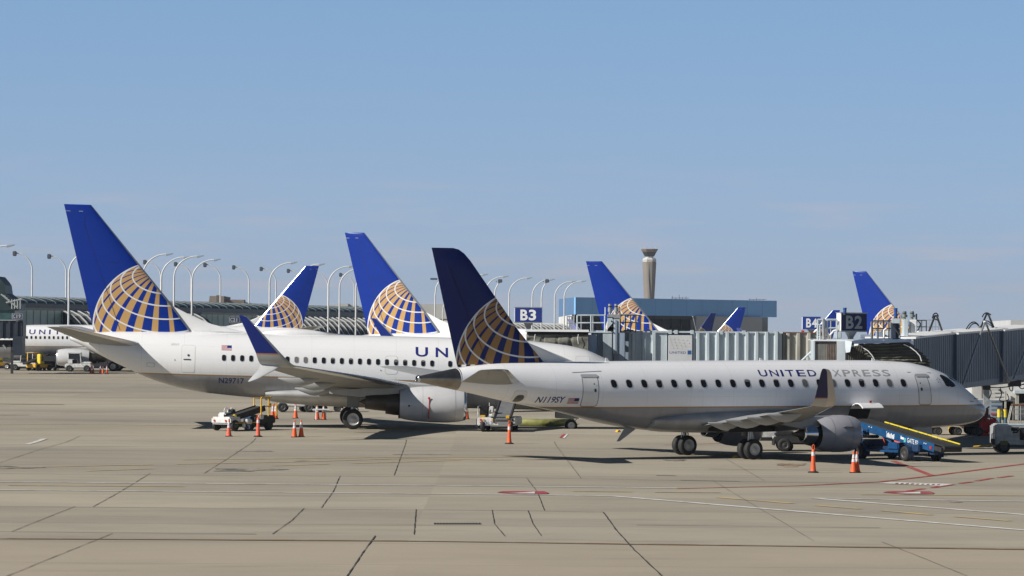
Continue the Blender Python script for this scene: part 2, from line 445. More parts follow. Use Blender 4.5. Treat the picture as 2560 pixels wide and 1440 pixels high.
def flag(mb, fn, x0, x1, z0, z1):
    for k in range(9):
        a = z0 + (z1 - z0) * k / 9; b = z0 + (z1 - z0) * (k + 1) / 9
        xe = x0 + (x1 - x0) * .56 if k >= 4 else x1
        mb.quad([fn(x0, a), fn(xe, a), fn(xe, b), fn(x0, b)], REFL if k % 2 else REDF)
    zc = z0 + (z1 - z0) * 4 / 9
    mb.quad([fn(x0 + (x1 - x0) * .56, zc), fn(x1, zc), fn(x1, z1), fn(x0 + (x1 - x0) * .56, z1)], NAVYD)
def outline_door(skin, parent, name, x0, x1, z0, z1, r, side=-1, wd=.035, seam=None, hood=False, tilt=0., face=None, label=None):
    mb = MB()
    skin.patch(mb, x0 - wd, x1 + wd, z0 - wd, z1 + wd, r + wd, seam or SEAM, side, .004, 14, tilt)
    skin.patch(mb, x0, x1, z0, z1, r, face or WHITE, side, .008, 14, tilt)
    o = mb.build(name, parent, fix=False)
    if label: o['label'] = label
    return o
def facing(o, side):
    """turn every face outward from the body axis"""
    bm = bmesh.new(); bm.from_mesh(o.data)
    for f in bm.faces:
        if f.normal.y * side < 0: f.normal_flip()
    bm.to_mesh(o.data); bm.free()
# ------------------------------------------------------------ REGIONAL JET (near, white, fin colours darkened for shade)
def regional_jet():
    root = empty('regional_jet', (0, 0, 0), 0, 'white regional jet lettered UNITED EXPRESS with dark shaded globe tail, nearest the camera', 'airplane', 'parked passenger airplanes')
    T = [(15.72, 2.20, 2.10, .04, 2.15), (15.66, 2.30, 2.00, .16, 2.15), (15.5, 2.45, 1.83, .34, 2.14), (15.17, 2.68, 1.63, .56, 2.16), (14.92, 2.86, 1.54, .70, 2.2), (14.18, 3.36, 1.42, 1.0, 2.34), (13.46, 3.80, 1.36, 1.22, 2.55), (12.73, 4.12, 1.32, 1.37, 2.75), (11.77, 4.39, 1.29, 1.47, 2.93), (10.58, 4.56, 1.275, 1.50, 3.02), (8.2, 4.635, 1.27, 1.505, 3.05), (4., 4.64, 1.27, 1.505, 3.05), (0, 4.62, 1.27, 1.505, 3.05), (-3.2, 4.61, 1.28, 1.505, 3.05), (-4.3, 4.60, 1.35, 1.50, 3.05), (-5.37, 4.59, 1.49, 1.49, 3.06), (-6.49, 4.58, 1.68, 1.46, 3.1), (-8.63, 4.56, 2.18, 1.32, 3.25), (-10.8, 4.53, 2.58, 1.08, 3.45), (-11.83, 4.50, 2.77, .95, 3.55), (-13.2, 4.39, 3.06, .73, 3.68), (-14.2, 4.25, 3.25, .57, 3.74), (-15.19, 4.07, 3.44, .38, 3.77), (-15.82, 3.95, 3.57, .235, 3.78), (-16.13, 3.89, 3.645, .15, 3.77)]
    sk = Skin(T); LV = livery_mat('regional_jet_paint', 2.43, (.86, .86, .88), (.28, .28, .295))
    mb = MB(); sk.mesh(mb, -14.18, 15.72, LV); body = mb.build('fuselage', root)
    # radome joint, small probes and belly strake
    mb = MB()
    for x in (14.35, -14.16):
        r0 = [(p[0], p[1] * 1.004, 3 + (p[2] - 3) * 1.004) for p in sk.ring(x)]; r1 = [(p[0] + .03, p[1] * 1.004, 3 + (p[2] - 3) * 1.004) for p in sk.ring(x + .03)]
        if x < 0: mb.loft([r0, r1], SEAM, True, caps=False)
    for x, z in ((14.55, 2.75), (14.7, 2.45), (14.1, 2.62)):
        y = -sk.y(x, z); mb.cyl((x, y + .03, z), (x + .03, y - .07, z), .016, DSTEEL, n=6); mb.cyl((x + .03, y - .07, z), (x + .16, y - .08, z), .012, DSTEEL, n=6)
    mb.build('air_data_probe', body)
    mb = MB(); mb.prism([(-4.4, 1.45), (-5.1, 1.45), (-5.55, .80), (-5.40, .80)], .03, GREYW, y0=-.015); mb.build('blade_antenna', root)
    mb = MB()
    for x in (-6.2, 2.4, 8.9): mb.prism([(x, 4.55), (x + .22, 4.55), (x + .10, 4.74), (x + .0, 4.74)], .03, WHITE, y0=-.015)
    mb.build('roof_antenna', root)
    mb = MB(); sk.mesh(mb, -16.13, -14.2, BURNT, .15)
    mb.lathe([(-16.14 + 0, .17), (-16.14, .12), (-15.8, .10), (-15.8, .001)], (0, 0, 3.768), 'x', BLACK, 20)
    mb.lathe([(-16.18, .13), (-16.2, .155), (-16.1, .175)], (0, 0, 3.768), 'x', CHROME, 20)
    tcn = mb.build('tail_cone', root); tcn['label'] = 'bare metal tail cone with round exhaust'
    # fin
    GM = globe_mat('regional_jet_globe', -10.62, 4.28, 3.56, (.004, .012, .125), (.34, .18, .055))  # livery blue and gold darkened because this fin stands unlit
    le = [(-9.40, 4.42), (-10.15, 5.19), (-11.01, 6.16), (-12.08, 7.50), (-13.45, 9.22), (-13.78, 9.55), (-14.05, 9.72), (-14.35, 9.79)]
    def te(z): return -14.12 + (z - 4.41) / (9.77 - 4.41) * (-15.47 + 14.12)
    mb = MB(); mr = MB()
    for i, (x, z) in enumerate(refine(le, 3)[:-1]):
        pass
    rows = refine(le, 3)
    fin = [sec((x, 0, z), x - te(z), (0, 1, 0), .085 if z < 9.3 else .07 * max(.25, (9.83 - z) / .53)) for x, z in rows]
    loft_wing(mb, fin, GM, GM, GM); f = smooth_mesh(mb.build('tail_fin', root))
    mb = MB()          # rudder hinge line and fittings
    for z0, z1 in ((4.6, 9.25),):
        for sd in (-1, 1):
            pts = []
            for z in (z0, z1):
                xl = herm(sorted([(b, a) for a, b in le]), z)[0]; c = xl - te(z); x = te(z) + .33 * c
                pts.append((x, sd * (.0385 * c), z))
            (a, b) = pts; mb.quad([(a[0] - .012, a[1] * 1.02, a[2]), (a[0] + .012, a[1] * 1.02, a[2]), (b[0] + .012, b[1] * 1.02, b[2]), (b[0] - .012, b[1] * 1.02, b[2])], mat('navy_seam', (.003, .005, .045), .5))
    mb.build('rudder_hinge', f)
    mb = MB()
    dl = [(-7.75, 4.50), (-8.55, 4.80), (-9.4, 5.10), (-10.3, 5.42), (-10.58, 5.62)]
    rows = refine(dl, 3)
    def blx(z): return herm(sorted([(b, a) for a, b in [(-9.40, 4.42), (-10.15, 5.19), (-11.01, 6.16)]]), z)[0] - .03
    loft_wing(mb, [sec((x, 0, z), max(.05, x - blx(z)), (0, 1, 0), .11) for x, z in rows], WHITE, WHITE, WHITE)
    mb.prism([(-7.72, 4.49), (-9.3, 4.35), (-9.45, 4.62)], .1, WHITE, y0=-.05)
    smooth_mesh(mb.build('dorsal_fin', root))
    # tailplanes
    for sd in (-1, 1):
        mb = MB(); n = (0, sd * -.11, 1)
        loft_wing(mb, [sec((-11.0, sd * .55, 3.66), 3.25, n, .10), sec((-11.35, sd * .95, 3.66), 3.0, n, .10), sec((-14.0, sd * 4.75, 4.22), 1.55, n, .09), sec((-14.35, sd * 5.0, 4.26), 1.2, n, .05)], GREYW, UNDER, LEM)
        s_ = smooth_mesh(mb.build('tailplane', root))
        mb = MB(); mb.quad([(-13.16, sd * 1.0, 3.56), (-13.12, sd * 1.0, 3.56), (-15.02, sd * 4.75, 4.15), (-15.05, sd * 4.75, 4.15)], SEAM); mb.build('elevator_hinge', s_)
    # wings
    for sd in (-1, 1):
        W = refine([(1.2, 4.5, -1.75, 1.72, .13), (4.3, 2.45, -1.70, 1.98, .12), (12.3, -1.50, -2.78, 2.76, .10)], 5)
        n = (0, sd * -.09, 1); mb = MB()
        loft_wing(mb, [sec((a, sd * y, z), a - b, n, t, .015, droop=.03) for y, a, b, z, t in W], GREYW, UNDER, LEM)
        w = smooth_mesh(mb.build('wing', root))
        wm, N, L, b = nt('regional_jet_winglet_paint') if 'rjw' not in MATS else (MATS['rjw'], None, None, None)
        if N:
            sp = N.new('ShaderNodeSeparateXYZ'); L.new(N.new('ShaderNodeTexCoord').outputs['Object'], sp.inputs[0])
            c = mixc(N, L, math_(N, L, 'GREATER_THAN', sp.outputs[2], 3.13), (.35, .13, .05), (.003, .007, .065))  # navy darkened for the unlit outer face of the winglet
            c = mixc(N, L, math_(N, L, 'LESS_THAN', sp.outputs[2], 3.09), c, (.42, .40, .36)); L.new(c, b.inputs['Base Color']); b.inputs['Roughness'].default_value = .4
            MATS['rjw'] = wm
        BEI = mat('winglet_edge_beige', (.55, .49, .40), .4)
        mb = MB()
        rows = [(12.3, -1.50, 1.30, 2.76, (0, sd * -.1, 1)), (12.55, -1.60, 1.25, 2.85, (0, sd * -.5, 1)), (12.70, -1.68, 1.15, 3.02, (0, sd * -1, .45)), (12.78, -1.75, 1.05, 3.27, (0, sd * -1, .2)), (13.05, -2.17, .55, 4.25, (0, sd * -1, .2)), (13.08, -2.30, .38, 4.38, (0, sd * -1, .2)), (13.09, -2.5, .15, 4.43, (0, sd * -1, .2))]
        loft_wing(mb, [sec((a, sd * y, z), c, nn, .09) for y, a, c, z, nn in rows], wm, wm, BEI, lw=4)
        smooth_mesh(mb.build('winglet', w), 50)
        for y, xa, ln in ((3.0, -2.35, 2.0), (4.75, -2.5, 2.3), (6.85, -2.65, 2.1), (8.95, -2.9, 1.9)):
            zz = 1.66 + (y - 1.2) / 11.1 * 1.04 - .06
            mb = MB(); fairing(mb, xa, xa + ln, sd * y, zz, .17, .40, GREYW); mb.build('flap_fairing', w)
        # engine
        c = (0, sd * 4.35, 1.22)
        mb = MB()
        mb.lathe([(2.75, .66), (2.9, .70), (3.2, .80), (3.7, .875), (4.2, .88), (4.65, .84), (4.87, .78)], c, 'x', mat('nacelle_paint', (.33, .33, .36), .30, coat=.2, dirt=.1), 48)
        e = mb.build('engine', root)
        mb = MB(); mb.lathe([(4.87, .78), (4.96, .735), (4.995, .68), (4.96, .635), (4.8, .60), (4.4, .60)], c, 'x', LEM, 48); mb.build('intake_lip', e)
        mb = MB(); mb.lathe([(4.42, .60), (4.40, .12), (4.7, .001)], c, 'x', DKMET, 36)
        for k in range(22):
            a = 2 * math.pi * k / 22; ca, sa = math.cos(a), math.sin(a)
            mb.quad([(4.46, c[1] + .1 * ca, c[2] + .1 * sa), (4.46, c[1] + .58 * math.cos(a + .06), c[2] + .58 * math.sin(a + .06)), (4.54, c[1] + .58 * math.cos(a + .17), c[2] + .58 * math.sin(a + .17)), (4.54, c[1] + .1 * math.cos(a + .4), c[2] + .1 * math.sin(a + .4))], STEEL)
        mb.build('fan', e)
        mb = MB()
        for t_, r_ in ((3.35, .832), (4.35, .872)): mb.lathe([(t_, r_ + .002), (t_ + .018, r_ + .002)], c, 'x', SEAM, 48)
        mb.build('cowl_seam', e)
        mb = MB(); mb.lathe([(2.76, .655), (2.72, .63), (3.0, .60), (3.0, .40)], c, 'x', BLACK, 36); mb.build('fan_duct', e)
        mb = MB(); mb.lathe([(3.0, .47), (2.6, .46), (2.1, .40), (1.95, .375), (1.96, .34), (2.3, .33)], c, 'x', CHROME, 36)
        mb.lathe([(2.4, .33), (2.0, .22), (1.45, .05), (1.43, .001)], c, 'x', DKMET, 24); mb.build('exhaust_nozzle', e)
        mb = MB(); mb.add([(4.6, c[1] - .12, 1.95), (4.6, c[1] + .12, 1.95), (2.0, c[1] - .17, 1.45), (2.0, c[1] + .17, 1.45), (.8, c[1] - .1, 1.7), (.8, c[1] + .1, 1.7), (4.3, c[1] - .05, 2.1), (4.3, c[1] + .05, 2.1), (2.3, c[1] - .13, 2.05), (2.3, c[1] + .13, 2.05)], [(0, 2, 8, 6), (2, 4, 8), (1, 7, 9, 3), (3, 9, 5), (0, 1, 3, 2), (2, 3, 5, 4), (6, 8, 9, 7), (0, 6, 7, 1), (8, 4, 5, 9)], GREYW); mb.build('pylon', e)
        mb = MB(); mb.prism([(3.75, 1.56), (4.40, 1.56), (4.20, 1.575), (3.85, 1.585)], sd * .16, SEAM, y0=c[1] + sd * .78); mb.build('strake', e)
        # main gear
        g = MB(); y = sd * 2.95
        g.cyl((0, y, .5), (0.05, y, 1.75), .085, STRUT, .11); g.cyl((0, y, .62), (0, y, 1.05), .055, CHROME)
        g.cyl((0, y - .32, .48), (0, y + .32, .48), .06, STRUT)
        g.tube([(.1, y, .75), (.22, y, 1.0), (.12, y, 1.3)], .03, STRUT); g.tube([(0, y, 1.35), (0, y - sd * .9, 1.8)], .05, STRUT)
        g.tube([(-.12, y + .04, 1.6), (-.10, y + .06, 1.0), (-.05, y, .7)], .018, RUB)
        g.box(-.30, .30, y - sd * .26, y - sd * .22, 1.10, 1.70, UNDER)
        for x_ in (-.13, .13): g.cyl((x_, y + sd * .05, .78), (x_ * .7, y + sd * .06, 1.62), .028, WHITE, n=8)
        mg = g.build('main_gear', root); wb = MB(); wb.box(-1.2, 1.3, min(sd * 1.15, sd * 3.1), max(sd * 1.15, sd * 3.1), 1.30, 1.56, BLACK); wb.build('gear_bay_shade', root)  # black box added for the deep shade behind the strut
        for q in (-.285, .285):
            wb = MB(); wheel(wb, (0, y + q, .48), .48, .32); wb.build('wheel', mg)
    # nose gear
    g = MB(); g.cyl((11.4, 0, .3), (11.3, 0, 1.5), .06, STRUT, .08); g.cyl((11.4, -.22, .3), (11.4, .22, .3), .04, STRUT)
    g.tube([(11.45, 0, .5), (11.7, 0, .75), (11.4, 0, 1.0)], .025, STRUT); g.cyl((11.45, -.1, 1.02), (11.55, -.1, 1.02), .07, CHROME)
    ng = g.build('nose_gear', root)
    for q in (-.19, .19):
        wb = MB(); wheel(wb, (11.4, q, .31), .30, .19); wb.build('wheel', ng)
    g = MB()
    for sd in (-1, 1): g.box(11.1, 12.25, sd * .36 - .015, sd * .36 + .015, .70, 1.34, mat('gear_door_grey', (.36, .37, .38), .4))
    put_text(g, '119SY', lambda x, z: (x, -.392, z), NAVYD, 11.55, 12.15, .84, 1.02)
    g.build('nose_gear_door', root)
    # belly fairing
    mb = MB(); rings = []
    for i in range(17):
        t = i / 16; x = -4.2 + 9.9 * t; s_ = math.sin(math.pi * t) ** .5 if 0 < t < 1 else .0
        rings.append([(x, (1.25 + .37 * s_) * math.sin(a), 1.82 + (.10 + .60 * s_) * math.cos(a) if math.cos(a) > 0 else 1.82 + (.46 + .20 * s_) * math.cos(a)) for a in [2 * math.pi * k / 28 for k in range(28)]])
    mb.loft(rings, mat('belly_fairing_grey', (.35, .355, .365), .35, coat=.2, dirt=.2), True); mb.build('belly_fairing', root)
    # cabin windows
    for k in range(21):
        x = -6.54 + .817 * k; mb = MB()
        sk.patch(mb, x - .185, x + .185, 3.55 - .225, 3.55 + .225, .15, RIM, -1, .004, 9, -.12)
        g_ = SHADE if k in (13, 15, 19) else GLASS
        sk.patch(mb, x - .145, x + .145, 3.55 - .185, 3.55 + .185, .12, g_, -1, .008, 9, -.12)
        if k in (3, 6, 9, 11, 17): sk.patch(mb, x - .13, x + .13, {3: 3.66, 6: 3.70, 9: 3.62, 11: 3.69, 17: 3.64}[k], 3.73, .03, SHADE, -1, .012, 3, -.12)
        o = mb.build('cabin_window', root, fix=False); facing(o, -1)
        if g_ is SHADE: o['label'] = 'cabin window with its shade pulled down'
    # service doors
    for x0, x1, z0, z1 in ((-8.16, -7.38, 2.50, 3.93), (10.66, 11.36, 2.50, 3.93)):
        o = outline_door(sk, root, 'service_door', x0, x1, z0, z1, .12, tilt=-.10 if x0 > 0 else .02); facing(o, -1)
        mb = MB(); sk.patch(mb, x0 - .06, x1 + .06, z1 - .08, z1 + .06, .07, SEAML, -1, .03, 5); p = mb.build('door_hood', o, fix=False); facing(p, -1)
        mb = MB(); hx = x1 - .22 if x0 < 0 else x0 + .12
        sk.patch(mb, hx, hx + .11, 3.16, 3.32, .03, DSTEEL, -1, .024, 4); sk.patch(mb, hx - .02, hx + .05, 3.50, 3.57, .03, BLACK, -1, .024, 4); p = mb.build('door_handle', o, fix=False); facing(p, -1)
        mb = MB(); f_ = sk.fn(-1, .02)
        pts = [(x0 - .45, z1 + .13), (x1 + .35, z1 + (.20 if x0 < 0 else .10))]
        a, b = pts; mb.quad([f_(a[0], a[1]), f_(b[0], b[1]), f_(b[0], b[1] + .02), f_(a[0], a[1] + .02)], SEAM); mb.build('rain_gutter', o)
    o = outline_door(sk, root, 'access_hatch', -11.55, -10.95, 2.78, 3.22, .1, wd=.012, seam=SEAML); facing(o, -1)
    mb = MB(); sk.patch(mb, -11.42, -11.02, 2.70, 3.02, .13, SHADE2, -1, .03, 7); p = mb.build('vent', o, fix=False); facing(p, -1)
    # cockpit window
    mb = MB(); f_ = sk.fn(-1, .014)
    def cock(pts, m): sk.polypatch(mb, pts, m)
    cock([(12.22, 3.93), (12.42, 3.95), (12.63, 3.89), (12.63, 3.34), (12.44, 3.37)], GLASS)
    cock([(12.63, 3.89), (12.84, 3.78), (12.84, 3.33), (12.63, 3.34)], GLASS)
    cock([(12.84, 3.78), (13.02, 3.61), (13.16, 3.44), (13.12, 3.34), (12.84, 3.33)], GLASS)
    o = mb.build('cockpit_side_window', root, fix=False); facing(o, -1)
    mb = MB()
    for sd in (-1, 1):
        rows = []
        for i in range(6):
            t = i / 5; x = 12.95 + .85 * t
            tt, bb, w_, m_ = sk.at(x); r = []
            for k in range(6):
                a = R(4 + (36 - 10 * t) * k / 5); r.append((x + .008, sd * (w_ + .01) * math.sin(a), m_ + (tt - m_ + .01) * math.cos(a)))
            rows.append(r)
        mb.loft(rows, GLASS, True, closed=False, caps=False)
    mb.build('windshield', root)
    # star logo of small diamonds
    mb = MB()
    for k in range(5):
        a = R(90 + 72 * k); cx, cz = 12.02 + .10 * math.cos(a), 3.67 + .11 * math.sin(a)
        mb.quad([f_(cx - .03, cz), f_(cx, cz - .035), f_(cx + .03, cz), f_(cx, cz + .035)], NAVYD)
    o = mb.build('alliance_star_mark', root, fix=False); facing(o, -1)
    # lettering
    f_ = sk.fn(-1, .006); mb = MB()
    put_letters(mb, 'UNITED', f_, NAVYD, 1.60, .628, .47, 3.875, 4.185, bold=.012)
    o = mb.build('airline_lettering', root, fix=False); facing(o, -1); mb = MB()
    put_letters(mb, 'EXPRESS', f_, GREYL, 5.26, .575, .44, 3.875, 4.185, bold=.012)
    o = mb.build('airline_lettering', root, fix=False); facing(o, -1); mb = MB()
    put_text(mb, 'N119SY', f_, NAVYD, -10.38, -9.02, 2.66, 2.95, shear=.12, bold=.018)
    o = mb.build('registration_mark', root, fix=False); facing(o, -1); mb = MB()
    flag(mb, f_, -8.86, -8.32, 2.62, 2.88); o = mb.build('national_flag', root, fix=False); facing(o, -1)
    # open cargo door
    mb = MB(); sk.patch(mb, 6.72, 7.92, 1.50, 2.34, .08, BLACK, -1, .012, 8); o = mb.build('cargo_opening', root, fix=False); facing(o, -1)
    mb = MB(); arc = [(-1.42, 2.36), (-1.62, 2.52), (-1.86, 2.60), (-2.1, 2.60), (-2.32, 2.52), (-2.50, 2.38)]
    out = [(6.72, y, z) for y, z in arc] + [(6.72, y * .985 + .01, z - .055) for y, z in arc[::-1]]
    out2 = [(7.92, p[1], p[2]) for p in out]; mb.loft([out, out2], WHITE, False)
    for y in (-1.7, -2.2): mb.box(6.75, 7.89, y - .02, y + .02, 2.44, 2.54, STEEL)
    mb.box(7.3, 7.42, -2.2, -2.17, 2.60, 2.72, RED)
    o = mb.build('cargo_door', root); o['label'] = 'cargo door hinged open upward with red tag'
    return root
# ------------------------------------------------------------ NARROWBODY (white, bright blue globe fin)
NB_T = [(16.6, 2.80, 2.70, .05, 2.75), (16.5, 3.02, 2.48, .25, 2.75), (16.2, 3.32, 2.18, .55, 2.78), (15.6, 3.72, 1.86, .92, 2.85), (14.9, 4.05, 1.62, 1.2, 2.95), (14.05, 4.44, 1.45, 1.45, 3.1), (13.2, 4.78, 1.36, 1.65, 3.22), (11.74, 5.04, 1.29, 1.80, 3.3), (9, 5.22, 1.27, 1.88, 3.35), (5, 5.25, 1.27, 1.88, 3.35), (0, 5.24, 1.27, 1.88, 3.35), (-2.9, 5.22, 1.34, 1.88, 3.35), (-4.5, 5.21, 1.46, 1.87, 3.35), (-6.32, 5.20, 1.60, 1.83, 3.38), (-8.57, 5.18, 1.80, 1.70, 3.45), (-10.84, 5.15, 2.29, 1.42, 3.65), (-13.12, 5.09, 3.20, .95, 4.05), (-14.3, 5.02, 3.75, .64, 4.3), (-15.28, 4.93, 4.23, .36, 4.55), (-15.7, 4.85, 4.42, .22, 4.62), (-15.95, 4.76, 4.52, .10, 4.64)]
NBS = Skin(NB_T)
def narrowbody(label, blue=(.003, .030, .27), gold=GOLD):
    root = empty('passenger_airliner', (0, 0, 0), 0, label, 'airplane', 'parked passenger airplanes')
    sk = NBS; LV = livery_mat('airliner_paint', 2.775, (.77, .77, .775), (.31, .31, .32))
    mb = MB(); sk.mesh(mb, -15.95, 16.6, LV)
    mb.lathe([(-15.96, .10), (-15.9, .06), (-15.7, .001)], (0, 0, 4.64), 'x', BLACK, 16)
    mb.build('fuselage', root)
    GM = globe_mat('airliner_globe', -10.98, 5.34, 3.72, blue, gold)
    mb = MB(); rows = [(-.10, -5.15, .0), (0, -4.7, .14), (0, -3.7, .24), (0, -2.7, .22), (0, -1.6, .06)]
    rings = []
    for i in range(13):
        t = i / 12; x = -5.3 + 4.0 * t; h = .30 * math.sin(math.pi * t) ** .6 if 0 < t < 1 else 0
        rings.append([(x, (.05 + 1.6 * h) * math.cos(a) * .9, 5.16 + (.05 + h) * math.sin(a)) for a in [math.pi * k / 10 for k in range(11)]])
    mb.loft(rings, WHITE, True, closed=False, caps=False); mb.build('antenna_radome', root)
    # fin
    LEl = [(-9.03, 5.10), (-10.22, 6.60), (-12.31, 8.89), (-14.99, 12.18)]
    def lx(z): 
        if z < 6.6: return -9.03 + (z - 5.10) / 1.5 * (-1.19)
        return -10.22 + (z - 6.6) / (12.18 - 6.6) * (-14.99 + 10.22)
    def te(z): return -14.63 + (z - 4.97) / (12.18 - 4.97) * (-16.52 + 14.63)
    mb = MB(); zs = [4.9 + (11.86 - 4.9) * i / 16 for i in range(17)]
    FT = .75
    def part(z, a, b):
        r = finfoil(lx(z), te(z), z, .09, 9, 0, a, b); return r
    full = lambda z, tk=.09: sec((lx(z), 0, z), lx(z) - te(z), (0, 1, 0), tk)
    secs = [full(z) for z in zs] + [full(11.9), full(12.08), full(12.15, .07), full(12.18, .03)]
    LEG = mat('fin_edge_grey', (.52, .55, .58), .25, metal=.6)
    loft_wing(mb, secs, GM, GM, LEG, lw=1); f = smooth_mesh(mb.build('tail_fin', root))
    mb = MB()          # rudder outline on both faces: hinge line, balance notch
    NS = mat('blue_seam', (.003, .009, .11), .6); LS = mat('pale_seam', (.35, .38, .5), .5)
    for sd in (-1, 1):
        def pt(z, fr): 
            c = lx(z) - te(z); t = 1 - fr
            th = 5 * .09 * (.2969 * math.sqrt(t) - .126 * t - .3516 * t * t + .2843 * t**3 - .1036 * t**4) * c
            return (te(z) + fr * c, sd * (th + .006), z)
        a, b = pt(5.15, .27), pt(11.2, .42)
        w_ = .014
        mb.quad([(a[0] - w_, a[1], a[2]), (a[0] + w_, a[1], a[2]), (b[0] + w_, b[1], b[2]), (b[0] - w_, b[1], b[2])], NS)
        for (fa, za, fb, zb) in ((.42, 11.2, .60, 11.55), (.60, 11.55, .56, 11.75)):
            a, b = pt(za, fa), pt(zb, fb)
            mb.quad([(a[0], a[1], a[2] - w_), (b[0], b[1], b[2] - w_), (b[0], b[1], b[2] + w_), (a[0], a[1], a[2] + w_)], NS)
        a, b = pt(11.80, .0), pt(11.80, .56)
        mb.quad([(a[0], a[1], a[2] - w_), (b[0], b[1], b[2] - w_), (b[0], b[1], b[2] + w_), (a[0], a[1], a[2] + w_)], LS)
        a, b = pt(8.95, .47), pt(8.95, .70)
        mb.quad([(a[0], a[1], a[2] - w_), (b[0], b[1], b[2] - w_), (b[0], b[1], b[2] + w_), (a[0], a[1], a[2] + w_)], NS)
    mb.build('rudder_hinge', f)
    mb = MB()
    dl = refine([(-5.6, 5.12), (-6.42, 5.30), (-8.01, 5.64), (-9.2, 6.10), (-10.20, 6.58)], 3)
    loft_wing(mb, [sec((x, 0, z), max(.06, x - lx(z) + .06), (0, 1, 0), .10 if x < -6 else .06) for x, z in dl], WHITE, WHITE, WHITE)
    mb.prism([(-5.6, 5.13), (-9.0, 5.05), (-9.1, 5.3), (-6.4, 5.31)], .18, WHITE, y0=-.09)
    smooth_mesh(mb.build('dorsal_fin', root))
    for sd in (-1, 1):
        n = (0, sd * -.12, 1); mb = MB()
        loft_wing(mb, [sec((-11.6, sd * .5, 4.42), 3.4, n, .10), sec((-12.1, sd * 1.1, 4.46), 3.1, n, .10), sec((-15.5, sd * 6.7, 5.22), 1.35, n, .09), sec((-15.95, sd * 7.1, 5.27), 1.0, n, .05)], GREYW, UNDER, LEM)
        s_ = smooth_mesh(mb.build('tailplane', root))
        mb = MB(); mb.quad([(-14.2, sd * 1.1, 4.30), (-14.15, sd * 1.1, 4.30), (-16.35, sd * 6.7, 5.12), (-16.40, sd * 6.7, 5.12)], SEAM); mb.build('elevator_hinge', s_)
    wm, N, L, b = nt('airliner_winglet_paint') if 'nbw' not in MATS else (MATS['nbw'], None, None, None)
    if N:
        sp = N.new('ShaderNodeSeparateXYZ'); L.new(N.new('ShaderNodeTexCoord').outputs['Object'], sp.inputs[0])
        c = mixc(N, L, math_(N, L, 'GREATER_THAN', sp.outputs[2], 4.25), (.45, .18, .05), (.002, .020, .21))
        c = mixc(N, L, math_(N, L, 'LESS_THAN', sp.outputs[2], 4.18), c, (.40, .40, .39)); L.new(c, b.inputs['Base Color']); b.inputs['Roughness'].default_value = .38
        MATS['nbw'] = wm
    EDGE = mat('winglet_edge_grey', (.33, .36, .36), .35, metal=.3)
    for sd in (-1, 1):
        W = refine([(1.5, 6.2, -1.9, 2.1, .13), (3.4, 3.9, -1.9, 2.42, .12), (5.6, 2.55, -1.7, 2.66, .11), (16.6, -3.45, -5.15, 3.60, .095)], 5)
        n = (0, sd * -.10, 1); mb = MB()
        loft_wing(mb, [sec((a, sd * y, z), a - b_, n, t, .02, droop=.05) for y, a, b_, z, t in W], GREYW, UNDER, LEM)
        w = smooth_mesh(mb.build('wing', root))
        mb = MB()
        rows = [(16.6, -3.45, 1.75, 3.60, (0, sd * -.1, 1)), (16.95, -3.65, 1.70, 3.70, (0, sd * -.6, 1)), (17.15, -3.95, 1.52, 3.95, (0, sd * -1, .45)), (17.25, -4.25, 1.32, 4.25, (0, sd * -1, .2)), (17.75, -6.05, .42, 6.10, (0, sd * -1, .2)), (17.76, -6.25, .24, 6.17, (0, sd * -1, .2))]
        rows = rows[:4] + [tuple((p + (q - p) * .5 if not isinstance(p, tuple) else p) for p, q in zip(rows[3], rows[4]))] + rows[4:]
        loft_wing(mb, [sec((a, sd * y, z), c, nn, .09) for y, a, c, z, nn in rows], wm, wm, EDGE)
        mb.build('winglet', w).data.update(); smooth_mesh(w.children[-1], 50)
        mb = MB(); SCW = mat('scimitar_white', (.56, .57, .58), .35)
        rows = [(16.85, -4.15, 1.15, 3.66, (0, sd * -1, -.3)), (17.05, -4.6, .85, 3.35, (0, sd * -1, -.35)), (17.4, -5.4, .42, 2.92, (0, sd * -1, -.5)), (17.55, -5.85, .10, 2.76, (0, sd * -1, -.5))]
        loft_wing(mb, [sec((a, sd * y, z), c, nn, .09) for y, a, c, z, nn in rows], SCW, SCW, SCW)
        smooth_mesh(mb.build('lower_winglet', w), 50)
        for y, xa, ln in ((4.2, -3.3, 2.2), (7.4, -3.5, 2.4), (9.9, -4.3, 2.3)):
            zz = 1.9 + (y - 1.5) / 15.1 * 1.65 - .05
            mb = MB(); fairing(mb, xa, xa + ln, sd * y, zz + .12, .20, .42, GREYW); mb.build('flap_fairing', w)
        # engine
        c = (0, sd * 4.83, 1.52); NP = mat('nacelle_paint_white', (.58, .58, .59), .3, coat=.25, dirt=.08)
        mb = MB(); mb.lathe([(2.50, .84), (2.9, .93), (3.5, 1.01), (4.3, 1.05), (5.2, 1.04), (5.8, .97), (6.05, .91)], c, 'x', NP, 52, flat=.07); e = mb.build('engine', root)
        mb = MB(); mb.lathe([(6.05, .91), (6.18, .87), (6.22, .81), (6.18, .76), (5.9, .72), (5.4, .74)], c, 'x', LEM, 52, flat=.07); mb.build('intake_lip', e)
        mb = MB(); mb.lathe([(5.4, .76), (5.38, .16), (5.75, .001)], c, 'x', DKMET, 36); mb.build('fan', e)
        mb = MB()
        for t_, r_ in ((3.75, 1.024), (5.55, 1.006)): mb.lathe([(t_, r_ + .003), (t_ + .02, r_ + .003)], c, 'x', SEAML, 52, flat=.07)
        mb.build('cowl_seam', e)
        mb = MB(); mb.lathe([(2.50, .835), (2.47, .80), (2.9, .74), (2.9, .5)], c, 'x', BLACK, 36); mb.build('fan_duct', e)
        mb = MB(); mb.lathe([(2.9, .66), (2.2, .62), (1.75, .56)], (0, c[1], 1.52), 'x', DKMET, 36)
